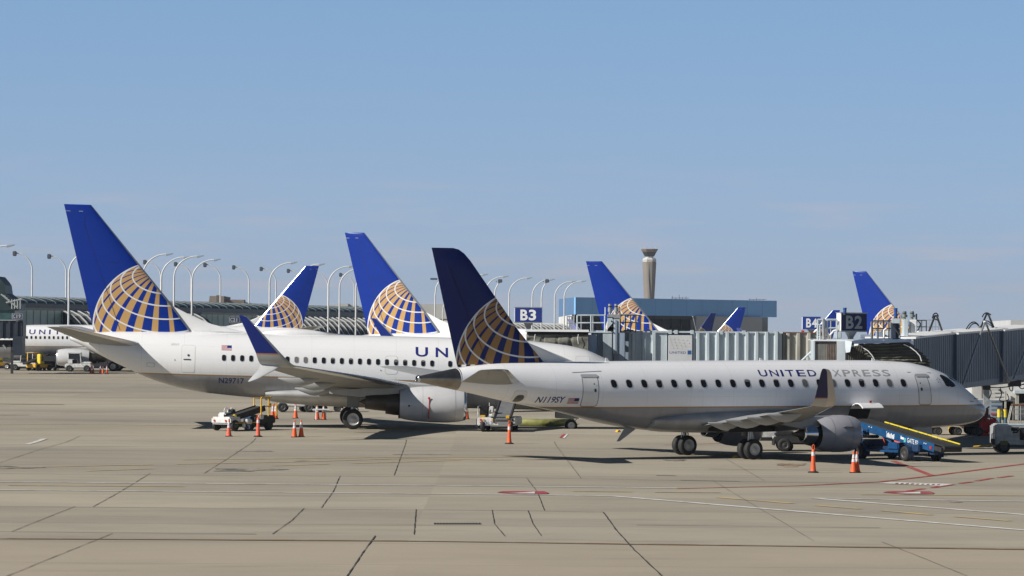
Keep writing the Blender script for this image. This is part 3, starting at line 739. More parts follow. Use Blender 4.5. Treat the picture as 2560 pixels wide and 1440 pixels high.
        mb.lathe([(1.76, .50), (1.2, .46), (.62, .40), (.60, .36), (.9, .35), (.9, .2)], (0, c[1], 1.60), 'x', DKMET, 36)
        mb.lathe([(1.1, .25), (.55, .16), (.25, .001)], (0, c[1], 1.60), 'x', DKMET, 24); mb.build('exhaust_nozzle', e)
        mb = MB()
        rings = []
        for x, z0, z1, w_ in ((5.2, 2.35, 2.50, .06), (4.2, 2.3, 2.62, .20), (3.0, 2.0, 2.62, .26), (1.6, 1.9, 2.5, .26), (.2, 1.85, 2.3, .2), (-1.4, 2.0, 2.2, .05)):
            rings.append([(x, c[1] - w_, z0), (x, c[1] + w_, z0), (x, c[1] + w_, z1), (x, c[1] - w_, z1)])
        mb.loft(rings, GREYW, False); mb.build('pylon', e)
        mb = MB(); yy = c[1] + sd * 1.055
        mb.cyl((4.1, yy - sd * .02, 1.9), (4.1, yy + sd * .004, 1.9), .07, RED, n=10); mb.box(4.085, 4.115, min(yy - sd * .3, yy + sd * .01), max(yy - sd * .3, yy + sd * .01), .75, 1.86, RED)
        mb.cyl((3.0, yy - sd * .06, 1.45), (3.0, yy - sd * .02, 1.45), .06, DSTEEL, n=10); mb.build('inspection_mark', e)
        # main gear
        y = sd * 2.86; g = MB()
        g.cyl((0, y, .55), (.02, y, 2.0), .10, STRUT, .14); g.cyl((0, y, .7), (0, y, 1.2), .07, CHROME); g.cyl((0, y - .5, .565), (0, y + .5, .565), .07, STRUT)
        g.tube([(.12, y, .8), (.3, y, 1.1), (.12, y, 1.4)], .04, STRUT); g.tube([(0, y, 1.5), (.1, y - sd * 1.2, 1.9)], .06, STRUT)
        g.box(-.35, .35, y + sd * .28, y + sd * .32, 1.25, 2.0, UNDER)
        mg = g.build('main_gear', root)
        for q in (-.42, .42):
            wb = MB(); wheel(wb, (0, y + q, .565), .565, .40); wb.build('wheel', mg)
    g = MB(); g.cyl((12.5, 0, .4), (12.45, 0, 1.5), .07, STRUT, .10); g.cyl((12.5, -.26, .44), (12.5, .26, .44), .045, STRUT); g.tube([(12.6, 0, .6), (12.85, 0, .85), (12.55, 0, 1.15)], .03, STRUT)
    for sd in (-1, 1): g.box(11.6, 12.9, sd * .42 - .015, sd * .42 + .015, .85, 1.4, UNDER)
    ng = g.build('nose_gear', root)
    for q in (-.2, .2):
        wb = MB(); wheel(wb, (12.5, q, .44), .345, .2, hub=.62); wb.build('wheel', ng)
    mb = MB(); rings = []
    for i in range(19):
        t = i / 18; x = -4.9 + 11.2 * t; s_ = math.sin(math.pi * t) ** .5 if 0 < t < 1 else 0
        rings.append([(x, (1.55 + .48 * s_) * math.sin(a), 1.85 + (.1 + .35 * s_) * math.cos(a) if math.cos(a) > 0 else 1.85 + (.42 + .28 * s_) * math.cos(a)) for a in [2 * math.pi * k / 30 for k in range(30)]])
    mb.loft(rings, mat('belly_fairing_light', (.50, .50, .50), .35, coat=.2, dirt=.15), True); mb.build('belly_fairing', root)
    return root
def nb_side(root, side, detail, gone=(), word_x=3.47, first=0):
    """windows, doors and lettering on one side of a narrowbody"""
    sk = NBS; f_ = sk.fn(side, .007)
    for k in range(first, 45):
        if k == 24 or k in gone: continue
        x = -7.28 + .508 * k
        if x > 13.9: break
        mb = MB(); g_ = {8: SHADE, 9: SHADE}.get(k, GLASS)
        sk.patch(mb, x - .135, x + .135, 3.78 - .195, 3.78 + .195, .11, RIM, side, .010, 7)
        sk.patch(mb, x - .112, x + .112, 3.78 - .17, 3.78 + .17, .09, g_, side, .018, 7)
        if k in (12, 14, 19, 20, 22, 27, 31): sk.patch(mb, x - .10, x + .10, 3.80 if k % 2 else 3.86, 3.94, .05, SHADE, side, .026, 4)
        o = mb.build('cabin_window', root, fix=False); facing(o, side)
        if g_ is SHADE: o['label'] = 'cabin window with its shade pulled down'
    o = outline_door(sk, root, 'service_door', -9.64, -8.90, 2.90, 4.42, .1, side, wd=.015, seam=SEAML); facing(o, side)
    mb = MB(); sk.patch(mb, -9.33, -9.20, 3.80, 3.93, .06, DSTEEL, side, .026, 4); sk.patch(mb, -9.55, -9.12, 3.60, 3.66, .02, DSTEEL, side, .026, 2); p = mb.build('door_handle', o, fix=False); facing(p, side)
    o = outline_door(sk, root, 'overwing_exit', 1.78, 2.46, 3.12, 4.12, .15, side, wd=.022, seam=SEAML, face=None); facing(o, side)
    o = outline_door(sk, root, 'service_door', 12.55, 13.35, 2.9, 4.4, .1, side, wd=.015, seam=SEAML); facing(o, side)
    mb = MB(); cock = [[(14.3, 3.9), (14.75, 3.95), (14.75, 3.52), (14.38, 3.5)], [(14.8, 3.93), (15.1, 3.80), (15.2, 3.5), (14.8, 3.5)]]
    for pts in cock: sk.polypatch(mb, pts, GLASS, side)
    o = mb.build('cockpit_side_window', root, fix=False); facing(o, side)
    mb = MB()
    if side < 0: put_letters(mb, 'UNITED', f_, NAVYD, word_x, 1.13, .70, 4.14, 4.68, bold=.02)
    else: put_letters(mb, 'UNITED', f_, NAVYD, word_x + 6.3, 1.13, .72, 4.14, 4.68, bold=.02, sign=-1)
    o = mb.build('airline_lettering', root, fix=False); facing(o, side)
    if detail:
        mb = MB(); put_text(mb, 'N29717', f_, NAVYD, -7.53, -6.12, 2.34, 2.66, bold=.012); o = mb.build('registration_mark', root, fix=False); facing(o, side)
        mb = MB(); flag(mb, f_, -7.43, -6.86, 4.20, 4.48); o = mb.build('national_flag', root, fix=False); facing(o, side)
        mb = MB(); put_text(mb, '0717', f_, GREYL, -10.24, -9.80, 4.40, 4.50, shear=.2); o = mb.build('fleet_number', root, fix=False); facing(o, side)
        mb = MB(); sk.patch(mb, -11.6, -11.15, 3.15, 3.38, .03, SEAML, side, .014, 4); sk.patch(mb, -11.57, -11.18, 3.17, 3.36, .03, WHITE, side, .02, 4); o = mb.build('access_hatch', root, fix=False); facing(o, side)
        mb = MB(); sk.patch(mb, -10.05, -9.99, 3.55, 3.61, .02, DSTEEL, side, .016, 3); sk.patch(mb, 1.5, 1.56, 3.28, 3.34, .02, DSTEEL, side, .016, 3); o = mb.build('static_port', root, fix=False); facing(o, side)
def stand(root, px, d, th, pitch=0.):
    """put an aircraft on its wheels on the sloping apron"""
    x = (px - 1280) / FPX * d; th = R(th); n = Vector((0, -.0085, 1)).normalized()
    ux = Vector((math.cos(th), math.sin(th), 0)); ux = (ux - n * ux.dot(n)).normalized(); p = R(pitch)
    ux2 = ux * math.cos(p) + n * math.sin(p); n2 = n * math.cos(p) - ux * math.sin(p); uy = n2.cross(ux2)
    M = Matrix((ux2, uy, n2)).transposed().to_4x4(); M.translation = Vector((x, d, G(x, d)))
    root.matrix_world = M; return root
NEAR = regional_jet(); stand(NEAR, 1794, 186.5, 29)
NB = narrowbody('white airliner registered N29717, tallest blue globe fin and split winglet, behind the regional jet')
KEEP = {'fuselage', 'tail_fin', 'rudder_hinge', 'dorsal_fin', 'tailplane', 'wing', 'winglet', 'lower_winglet', 'engine', 'intake_lip', 'fan', 'exhaust_nozzle', 'pylon', 'main_gear', 'nose_gear', 'wheel', 'belly_fairing', 'antenna_radome'}
def spare(label, px, d, th, scale=1.):
    o = copy_tree(NB, None, KEEP); o['label'] = label; stand(o, px, d, th)
    return o
bpy.context.view_layer.update()
# far left, nose to the left: window side faces us
FAR = spare('far airliner parked nose left near gate C19, UNITED on its white side', 413, 453, 180)
nb_side(FAR, 1, False, first=-12)
for ch in FAR.children:         # this one has the longer body: everything forward of the tail sits 6.6 m further ahead
    k = ch.name.split('.')[0]
    if k == 'fuselage':
        ch.data = ch.data.copy()
        for v in ch.data.vertices:
            if v.co.x > -4.6: v.co.x += 6.6
    elif k not in ('tail_fin', 'dorsal_fin', 'tailplane') and not (k == 'service_door' and ch.data.vertices[0].co.x < 0): ch.location.x += 6.6
nb_side(NB, -1, True)
stand(NB, 880, 221, 4, -1.2)
T2 = spare('airliner whose blue globe fin, crossed by a blue winglet, stands left of the dark fin', 1406, 269.3, -22)
T3 = spare('airliner whose bright blue globe fin stands in front of the blue hangar', 1909, 350, -16)
T4 = spare('airliner whose bright blue fin with white leading edge rises behind the B2 sign', 2519, 386, -27)
T5 = spare('distant airliner with a dark shaded fin leaning right before the pale hangar wall', 1644, 906, 212)
T6 = spare('distant airliner with a small bright blue fin leaning right before the hangar wall', 1657, 775, 180)
T7 = spare('distant airliner whose blue fin tip just shows between the B4 and B2 signs', 1903, 815, 180)
stand(FAR, 436, 446, 180)
for o in (NEAR, NB, FAR, T2, T3, T4, T5, T6, T7): o['group'] = 'parked passenger airplanes'
# ---------------------------------------------------------------- ground
def ground():
    xs = [-4000, -1200, -500, -250, -150] + list(range(-100, 0, 10)) + list(range(0, 12, 1)) + list(range(14, 100, 8)) + [100, 150, 250, 500, 1200, 4000]
    ys = [-60, 0, 50, 80, 100, 130, 160, 180, 190, 198] + list(range(200, 218, 1)) + list(range(220, 450, 6)) + [450, 460, 600, 1000, 2500, 9000]
    vs = [(x, y, G(x, y)) for y in ys for x in xs]; n = len(xs)
    fs = [(j * n + i, j * n + i + 1, (j + 1) * n + i + 1, (j + 1) * n + i) for j in range(len(ys) - 1) for i in range(n - 1)]
    m, N, L, b = nt('apron_concrete')
    tc = N.new('ShaderNodeNewGeometry').outputs['Position']; sp = N.new('ShaderNodeSeparateXYZ'); L.new(tc, sp.inputs[0])
    M = lambda *a: math_(N, L, *a)
    big = noise(N, L, mp(N, L, tc, (.012, .02, .01)), 1.0, 6, .6)
    mid = noise(N, L, mp(N, L, tc, (.10, .16, .1)), 1.0, 7, .66)
    fine = noise(N, L, mp(N, L, tc, (1.2, 2.6, 1)), 1.6, 6, .7)
    c = mixc(N, L, rng(N, L, big, .3, .7), (.41, .362, .282), (.318, .288, .236))
    c = mixc(N, L, rng(N, L, mid, .42, .78, 0, .62), c, (.235, .215, .178))
    c = mixc(N, L, rng(N, L, fine, .35, .75, 0, .22), c, (.23, .205, .165))
    # slab pours: one shade per strip and per slab
    iy = M('FLOOR', M('DIVIDE', M('SUBTRACT', sp.outputs[1], 114.5), 9.8)); ix = M('FLOOR', M('DIVIDE', M('ADD', sp.outputs[0], 3.0), 31.))
    cb = N.new('ShaderNodeCombineXYZ'); L.new(iy, cb.inputs[0]); L.new(ix, cb.inputs[1])
    wn = N.new('ShaderNodeTexWhiteNoise'); wn.noise_dimensions = '2D'; L.new(cb.outputs[0], wn.inputs['Vector'])
    wn2 = N.new('ShaderNodeTexWhiteNoise'); wn2.noise_dimensions = '1D'; L.new(iy, wn2.inputs['W'])
    hs = N.new('ShaderNodeHueSaturation'); L.new(c, hs.inputs['Color'])
    L.new(M('ADD', M('MULTIPLY', wn.outputs[0], .16), M('ADD', .84, M('MULTIPLY', wn2.outputs[0], .12))), hs.inputs['Value'])
    # warm fresh concrete close to the camera, beyond the sealed joint
    warm = M('LESS_THAN', sp.outputs[1], 114.6)
    c2 = mixc(N, L, M('MULTIPLY', warm, .28), hs.outputs[0], (.46, .375, .285))
    # faint transverse joints
    fr = M('FRACT', M('DIVIDE', M('SUBTRACT', sp.outputs[1], 114.5), 9.8)); jl = M('LESS_THAN', fr, .018)
    c3 = mixc(N, L, M('MULTIPLY', jl, M('MULTIPLY', rng(N, L, big, .3, .6), .55)), c2, (.12, .11, .095))
    # oil and rubber: long smears along the taxi direction
    sm = noise(N, L, mp(N, L, tc, (.07, .30, .1), loc=(3, 7, 0)), 1.0, 5, .6)
    c4 = mixc(N, L, rng(N, L, sm, .58, .76, 0, .55), c3, (.16, .145, .125))
    L.new(c4, b.inputs['Base Color']); b.inputs['Roughness'].default_value = .88
    b.inputs['Specular IOR Level'].default_value = .15
    me = bpy.data.meshes.new('apron'); me.from_pydata(vs, [], fs); me.materials.append(m)
    me.polygons.foreach_set('use_smooth', [True] * len(fs)); me.update()
    o = bpy.data.objects.new('apron', me); COL.objects.link(o); o['kind'] = 'structure'
ground()
def strip(mb, pts, w, m, lift=.016, step=2.5, jit=0.):
    g = [hit(*p) for p in pts]; ln = [g[0]]
    for a, b in zip(g, g[1:]):
        k = max(1, int((b - a).length / step))
        ln += [a.lerp(b, i / k) for i in range(1, k + 1)]
    if jit: ln = [ln[0]] + [p + Vector((random.uniform(-jit, jit), random.uniform(-jit, jit), 0)) for p in ln[1:-1]] + [ln[-1]]
    V = []
    for i, p in enumerate(ln):
        t = ln[min(i + 1, len(ln) - 1)] - ln[max(0, i - 1)]; n = Vector((-t.y, t.x, 0)).normalized() * w / 2
        if jit: n *= random.uniform(.55, 1.35)
        for q in (p - n, p + n): V.append((q.x, q.y, G(q.x, q.y) + lift))
    mb.add(V, [(2 * i, 2 * i + 1, 2 * i + 3, 2 * i + 2) for i in range(len(ln) - 1)], m)
def worn(name, col, cover=.5, rough=.8):
    """paint worn through to the concrete in patches"""
    m, N, L, b = nt(name); tc = N.new('ShaderNodeNewGeometry').outputs['Position']
    f = rng(N, L, noise(N, L, tc, 1.3, 7, .7), cover - .12, cover + .12)
    L.new(mixc(N, L, f, col, (.35, .31, .245)), b.inputs['Base Color']); b.inputs['Roughness'].default_value = rough; return m
def marks(name, lines, m, w, lift=.016, jit=0., step=2.5):
    mb = MB()
    for l in lines:
        ww = w
        if isinstance(l[0], (int, float)): ww = l[0]; l = l[1:]
        strip(mb, l, ww, m, lift, step, jit)
    o = mb.build(name, fix=False); o['kind'] = 'structure'; return o
JO = mat('joint_sealant', (.055, .052, .047), .85, dirt=.2)
JL = mat('joint_sealant_pale', (.14, .13, .115), .85, dirt=.2)
marks('pavement_joint', [
 [(0, 1157), (100, 1124), (200, 1090)], [(232, 1268), (300, 1230), (375, 1184)], [(28, 1330), (120, 1293), (187, 1267)], [(10, 1444), (140, 1391), (282, 1334)],
 [(510, 1184), (580, 1140), (640, 1095)], [(803, 1270), (834, 1228), (850, 1190)], [(681, 1336), (730, 1301), (760, 1271)], [.034, (866, 1444), (905, 1385), (938, 1340)],
 [(985, 1189), (1016, 1100)], [(1035, 1337), (1037, 1310), (1040, 1274)], [(1230, 1275), (1236, 1310), (1262, 1341)], [(1320, 1277), (1331, 1308), (1353, 1340)],
 [(1316, 1195), (1343, 1230), (1361, 1277)], [.046, (1508, 1281), (1540, 1325), (1585, 1375), (1658, 1444)]], JO, .026, jit=.008, step=.8)
marks('pavement_joint', [[(1385, 1104), (1453, 1197)], [(1782, 1202), (1850, 1243), (1958, 1307), (2033, 1353)], [(1813, 1147), (1910, 1202)], [(2205, 1356), (2300, 1393), (2425, 1444)]], JL, .026, jit=.010, step=.8)
marks('pavement_joint', [[(-50, 1184), (1280, 1194), (1780, 1203), (2600, 1216)], [(-50, 1266), (1280, 1277), (1508, 1281)], [(1590, 1313), (2200, 1320)], [(-50, 1329), (640, 1336)]], JL, .11, jit=.03)
marks('pavement_joint', [[(-30, 942), (300, 943), (700, 945)], [(-30, 1010), (160, 1012)], [(-30, 1038), (75, 1038)], [(-30, 980), (620, 984)], [.25, (1700, 1201), (1850, 1204)], [.25, (1640, 1189), (1690, 1190)]], JO, .45, jit=.12)
GR = MB()
for i in range(16):
    a, b = hit(1085 + 7.4 * i, 1310), hit(1085 + 7.4 * i + 5, 1310); GR.box(a.x, b.x, a.y - .28, a.y + .28, G(a.x, a.y) + .005, G(a.x, a.y) + .03, DSTEEL)
o = GR.build('trench_drain'); o['kind'] = 'structure'
marks('taxi_line', [[(-50, 1347), (1000, 1353), (2620, 1375)]], worn('brown_line_paint', (.20, .115, .045), .62), .42, jit=.03)
WP = worn('white_line_paint', (.66, .66, .64), .58)
marks('road_line', [[(-50, 1205), (1280, 1216), (1692, 1221)], [(-50, 1225), (1280, 1237), (1535, 1241), (2620, 1331)], [(2030, 1246), (2620, 1292)], [(2030, 1246), (2250, 1250), (2620, 1255)], [.3, (68, 1111), (112, 1097)], [.15, (-20, 1110), (60, 1111)], [.12, (2180, 1165), (2330, 1155)], [.2, (2405, 1096), (2440, 1090)]], WP, .36)
YP = worn('yellow_line_paint', (.60, .43, .17), .52)
marks('yellow_line', [[(100, 1168), (380, 1162)], [(215, 1178), (385, 1172)], [(455, 1150), (1030, 1143), (1280, 1143), (1425, 1147)], [(440, 1161), (750, 1155), (1020, 1146), (1230, 1150)], [(680, 1165), (820, 1161)], [(880, 1159), (1150, 1151)], [(1430, 1229), (1580, 1230)], [(1635, 1231), (1800, 1232)], [(1795, 1244), (1980, 1259)], [(2040, 1264), (2150, 1273)], [(2205, 1277), (2328, 1288)], [(2390, 1292), (2525, 1303)], [(2150, 1237), (2600, 1240)], [(20, 1214), (460, 1217)], [(-20, 1060), (300, 1062), (620, 1066)], [.3, (1640, 1079), (2200, 1093)], [.3, (820, 1071), (1000, 1073)]], YP, .34)
RP = worn('red_line_paint', (.36, .05, .045), .62)
marks('red_line', [[(1690, 1222), (2000, 1215), (2200, 1205), (2330, 1190), (2600, 1155)], [.3, (2233, 1153), (2331, 1190)], [.14, (1770, 1173), (2100, 1176)], [(2270, 1228), (2310, 1222)], [(2330, 1220), (2382, 1212)], [(2400, 1209), (2430, 1205)], [(2440, 1203), (2480, 1196)], [(2495, 1195), (2530, 1190)], [.15, (1660, 1113), (1860, 1107)], [.14, (150, 1033), (320, 1030)]], RP, .26)
def plate(name, pts, m, lift):
    mb = MB(); mb.add([(q.x, q.y, G(q.x, q.y) + lift) for q in [hit(*p) for p in pts]], [tuple(range(len(pts)))], m); o = mb.build(name, fix=False); o['kind'] = 'structure'
RPP = worn('red_sign_paint', (.32, .035, .055), .60)
for x0, x1, y in ((1242, 1372, 1233), (2206, 2336, 1233)):
    plate('stop_marking', [(x0, y - 1), (x0 + 14, y - 4), (x1 - 12, y - 4), (x1, y), (x1 - 4, y + 3), (x0 + 60, y + 3.5)], RPP, .02)
    plate('stop_arrow', [(x0 + 30, y + 1.6), (x0 + 95, y - 2.4), (x0 + 95, y + 2.4)], WP, .026)
plate('zone_marking', [(2198, 1209), (2226, 1206), (2382, 1211), (2352, 1216)], WP, .02)
for i in range(9): plate('zone_marking_letter', [(2240 + 13 * i, 1208.6 + .4 * i), (2247 + 13 * i, 1208.8 + .4 * i), (2244 + 13 * i, 1211 + .4 * i), (2237 + 13 * i, 1210.8 + .4 * i)], RPP, .026)
plate('gate_marking', [(1398, 1095), (1408, 1085), (1416, 1086), (1406, 1096)], RPP, .02); plate('gate_marking', [(1406, 1096), (1416, 1086), (1421, 1086), (1412, 1096)], WP, .02)
def stain(cx, cy, w, h, col, seed, thr=.5):
    """an irregular oil or repair patch lying on the concrete"""
    random.seed(seed); pts = []
    for k in range(40):
        a = 2 * math.pi * k / 40; r = 1 + .22 * math.sin(3 * a + seed) + .15 * math.sin(7 * a + seed * 2) + random.uniform(-.14, .14)
        pts.append((cx + w * r * math.cos(a), cy + h * r * math.sin(a)))
    key = 'stain%s' % str(col)
    if key not in MATS:
        m, N, L, b = nt('surface_stain'); tc = N.new('ShaderNodeNewGeometry').outputs['Position']
        f = rng(N, L, noise(N, L, mp(N, L, tc, (1, .6, 1)), 1.1, 7, .75), .40, .62)
        L.new(mixc(N, L, f, col, (.34, .30, .24)), b.inputs['Base Color']); b.inputs['Roughness'].default_value = .85; MATS[key] = m
    plate('surface_stain', pts, MATS[key], .012)
stain(30, 1169, 66, 3.2, (.10, .085, .05), 1); stain(612, 1175, 82, 3.6, (.10, .095, .085), 2); stain(1978, 1163, 34, 4.2, (.16, .085, .035), 3)
stain(1690, 1151, 26, 1.6, (.12, .11, .10), 4); stain(640, 1128, 40, 1.4, (.2, .18, .16), 5); stain(1055, 1136, 60, 1.4, (.2, .18, .16), 6); stain(760, 1153, 22, .9, (.10, .095, .085), 7); stain(1250, 1150, 26, .9, (.10, .095, .085), 8); stain(2390, 1256, 16, .9, (.05, .05, .05), 9)
# ---------------------------------------------------------------- far concourse C (left background)
CA = P(-140, 800, 470); CB = P(1440, 800, 682); CA.z = CB.z = 0
cu_ = (CB - CA).normalized(); cv_ = Vector((-cu_.y, cu_.x, 0)); CLEN = (CB - CA).length
def cw(u, v, z): q = CA + cu_ * u + cv_ * v; return (q.x, q.y, z)
def concourse():
    root = empty('concourse_building', (0, 0, 0), 0, 'long far concourse with dark blue-green barrel roof and pale curved ribs along the left skyline', 'terminal')
    ROOF = mat('barrel_roof_teal', (.045, .08, .10), .35, dirt=.4, dscale=.25, stretch=(1, 1, 1)); BAND = mat('dark_glazing_and_shade', (.012, .02, .026), .3, dirt=.3, dscale=.4)
    GG = mat('green_glass_wall', (.30, .42, .38), .3, dirt=.2, dscale=.3); RIB = mat('rib_white', (.55, .56, .55), .45, dirt=.15); RIBD = mat('rib_dark', (.055, .085, .10), .4, dirt=.3); DG = mat('vault_glass_dark', (.02, .035, .045), .15, dirt=.4, dscale=.5)
    zt, ze, zb = 12.85, 11.95, 11.1
    def U(px): # distance along the wall seen at a pixel column
        lo, hi = -50., CLEN + 60
        for i in range(50):
            m_ = (lo + hi) / 2; q = Vector(cw(m_, -1, 8)) - Vector((0, 0, CZ)); x = 1280 + FPX * q.dot(cr) / q.dot(cf)
            lo, hi = (m_, hi) if x < px else (lo, m_)
        return m_
    RL = U(1000)
    mb = MB(); n = 10
    for k in range(n):
        a0, a1 = math.pi * k / n, math.pi * (k + 1) / n
        p = [(6 - 6 * math.cos(a), ze + (zt - ze) * math.sin(a)) for a in (a0, a1)]
        mb.add([cw(0, p[0][0], p[0][1]), cw(RL, p[0][0], p[0][1]), cw(RL, p[1][0], p[1][1]), cw(0, p[1][0], p[1][1])], [(0, 1, 2, 3)], ROOF, True)
    mb.build('roof', root)
    mb = MB(); mb.add([cw(0, 0, ze), cw(RL, 0, ze), cw(RL, 0, zb), cw(0, 0, zb)], [(0, 1, 2, 3)], BAND)
    mb.add([cw(RL, 0, 3), cw(RL, 12, 3), cw(RL, 12, ze), cw(RL, 0, ze)], [(0, 1, 2, 3)], BAND)
    mb.add([cw(0, 12, 3), cw(RL, 12, 3), cw(RL, 12, ze), cw(0, 12, ze)], [(0, 1, 2, 3)], BAND); mb.build('upper_glazing', root)
    k = 0; u = 3.
    while u < RL:
        if k < 100:
            mb = MB(); pts = [cw(u + .9 * math.sin(a), 5.2 - 5.35 * math.cos(a), ze - .1 + (zt - ze + .12) * math.sin(a)) for a in [math.pi * (.02 + .48 * i / 7) for i in range(8)]]
            mb.tube(pts, .07, RIBD, 5); mb.build('roof_rib', root)
        k += 1; u += 2.6
    secs = []
    for a, b, kind in ((-120, 156, 'g'), (156, 500, 'v'), (500, 640, 'g'), (640, 1050, 'v'), (1050, 1415, 'w')):
        ua, ub = U(a), U(b); zt_ = 10.9 if kind == 'w' else zb
        if kind == 'g':
            mb = MB(); mb.add([cw(ua, -1, zb), cw(ub, -1, zb), cw(ub, -1, 8.3), cw(ua, -1, 8.3)], [(0, 1, 2, 3)], GG); mb.build('glass_wall', root); mb = MB(); mb.add([cw(ua, -1, 8.3), cw(ub, -1, 8.3), cw(ub, -1, 3), cw(ua, -1, 3)], [(0, 1, 2, 3)], BAND); mb.build('shaded_ground_floor', root)  # ground floor coloured near black for the shadow at its foot
            mb = MB(); x = ua
            while x < ub: mb.add([cw(x, -1.04, zb), cw(x + .12, -1.04, zb), cw(x + .12, -1.04, 8.3), cw(x, -1.04, 8.3)], [(0, 1, 2, 3)], BAND); x += 1.9
            mb.add([cw(ua, -1.3, zb + .25), cw(ub, -1.3, zb + .25), cw(ub, -1.3, zb - .05), cw(ua, -1.3, zb - .05)], [(0, 1, 2, 3)], mat('eave_grey', (.30, .31, .31), .6)); mb.build('mullion', root)
        else:
            mb = MB(); pr = [(-4.2 * math.sin(math.pi / 2 * i / 6), 6.0 + (zt_ - 6.0) * math.cos(math.pi / 2 * i / 6)) for i in range(7)] + [(-4.2, 3.5)]
            for p, q in zip(pr, pr[1:]): mb.add([cw(ua, p[0], p[1]), cw(ub, p[0], p[1]), cw(ub, q[0], q[1]), cw(ua, q[0], q[1])], [(0, 1, 2, 3)], DG, True)
            for uu in (ua, ub): mb.add([cw(uu, v, z) for v, z in pr] + [cw(uu, 0, 3.5)], [tuple(range(len(pr) + 1))], DG)
            mb.build('vault_glazing', root)
            x = ua + .3; 
            while x < ub:
                mb = MB(); mb.tube([cw(x + .55 * i / 6, p[0] - .08, p[1] + .06) for i, p in enumerate(pr[:7])], .13, RIB, 5); mb.build('vault_rib', root); x += 2.05
    return root
concourse()
def wbox(mb, p0, p1, d, dd, m, z0=None, z1=None):
    """box whose front face spans two pixel columns at depth d, given heights"""
    a, b = P(p0, 720, d), P(p1, 720, d); mb.box(a.x, b.x, d, d + dd, z0, z1, m)
def zpx(px, py, d): return P(px, py, d).z
# small far buildings
def farbuilding(label, boxes, cat='building', name='office_building'):
    root = None; o = empty(name, (0, 0, 0), 0, label, cat)
    for nm, p0, p1, d, dd, y1, m in boxes:
        mb = MB(); wbox(mb, p0, p1, d, dd, m, 2.0, zpx((p0 + p1) / 2, y1, d)); 
        b = mb.build(nm, o)
    return o
BR = mat('brown_brick_far', (.24, .20, .17), .8, dirt=.3, dscale=.1); BRD = mat('dark_brick_far', (.13, .105, .09), .8); PALE = mat('pale_far_wall', (.50, .50, .47), .7, dirt=.15, dscale=.1); GREYB = mat('grey_far_wall', (.33, .33, .31), .7, dirt=.15, dscale=.1)
o = farbuilding('low brown brick block with a stepped roof above the far concourse', [('wall', 470, 611, 1300, 40, 754, GREYB), ('wall', 523, 610, 1290, 8, 749, BR), ('penthouse', 524, 560, 1286, 30, 740, BR), ('penthouse', 541, 549, 1280, 4, 738, BRD)])
o = farbuilding('low pale flat-roofed building above the concourse, left of the tall fin', [('wall', 823, 886, 1350, 40, 762, PALE), ('penthouse', 845, 870, 1340, 20, 759, PALE)])
o = farbuilding('long flat grey building on the skyline between the two middle fins', [('wall', 1020, 1140, 900, 60, 761, mat('grey_beige_far_wall', (.36, .36, .33), .7, dirt=.1, dscale=.1)), ('eave', 1018, 1142, 898, 1.5, 761.5, PALE), ('opening', 1030, 1130, 896, 3, 797, BRD)])
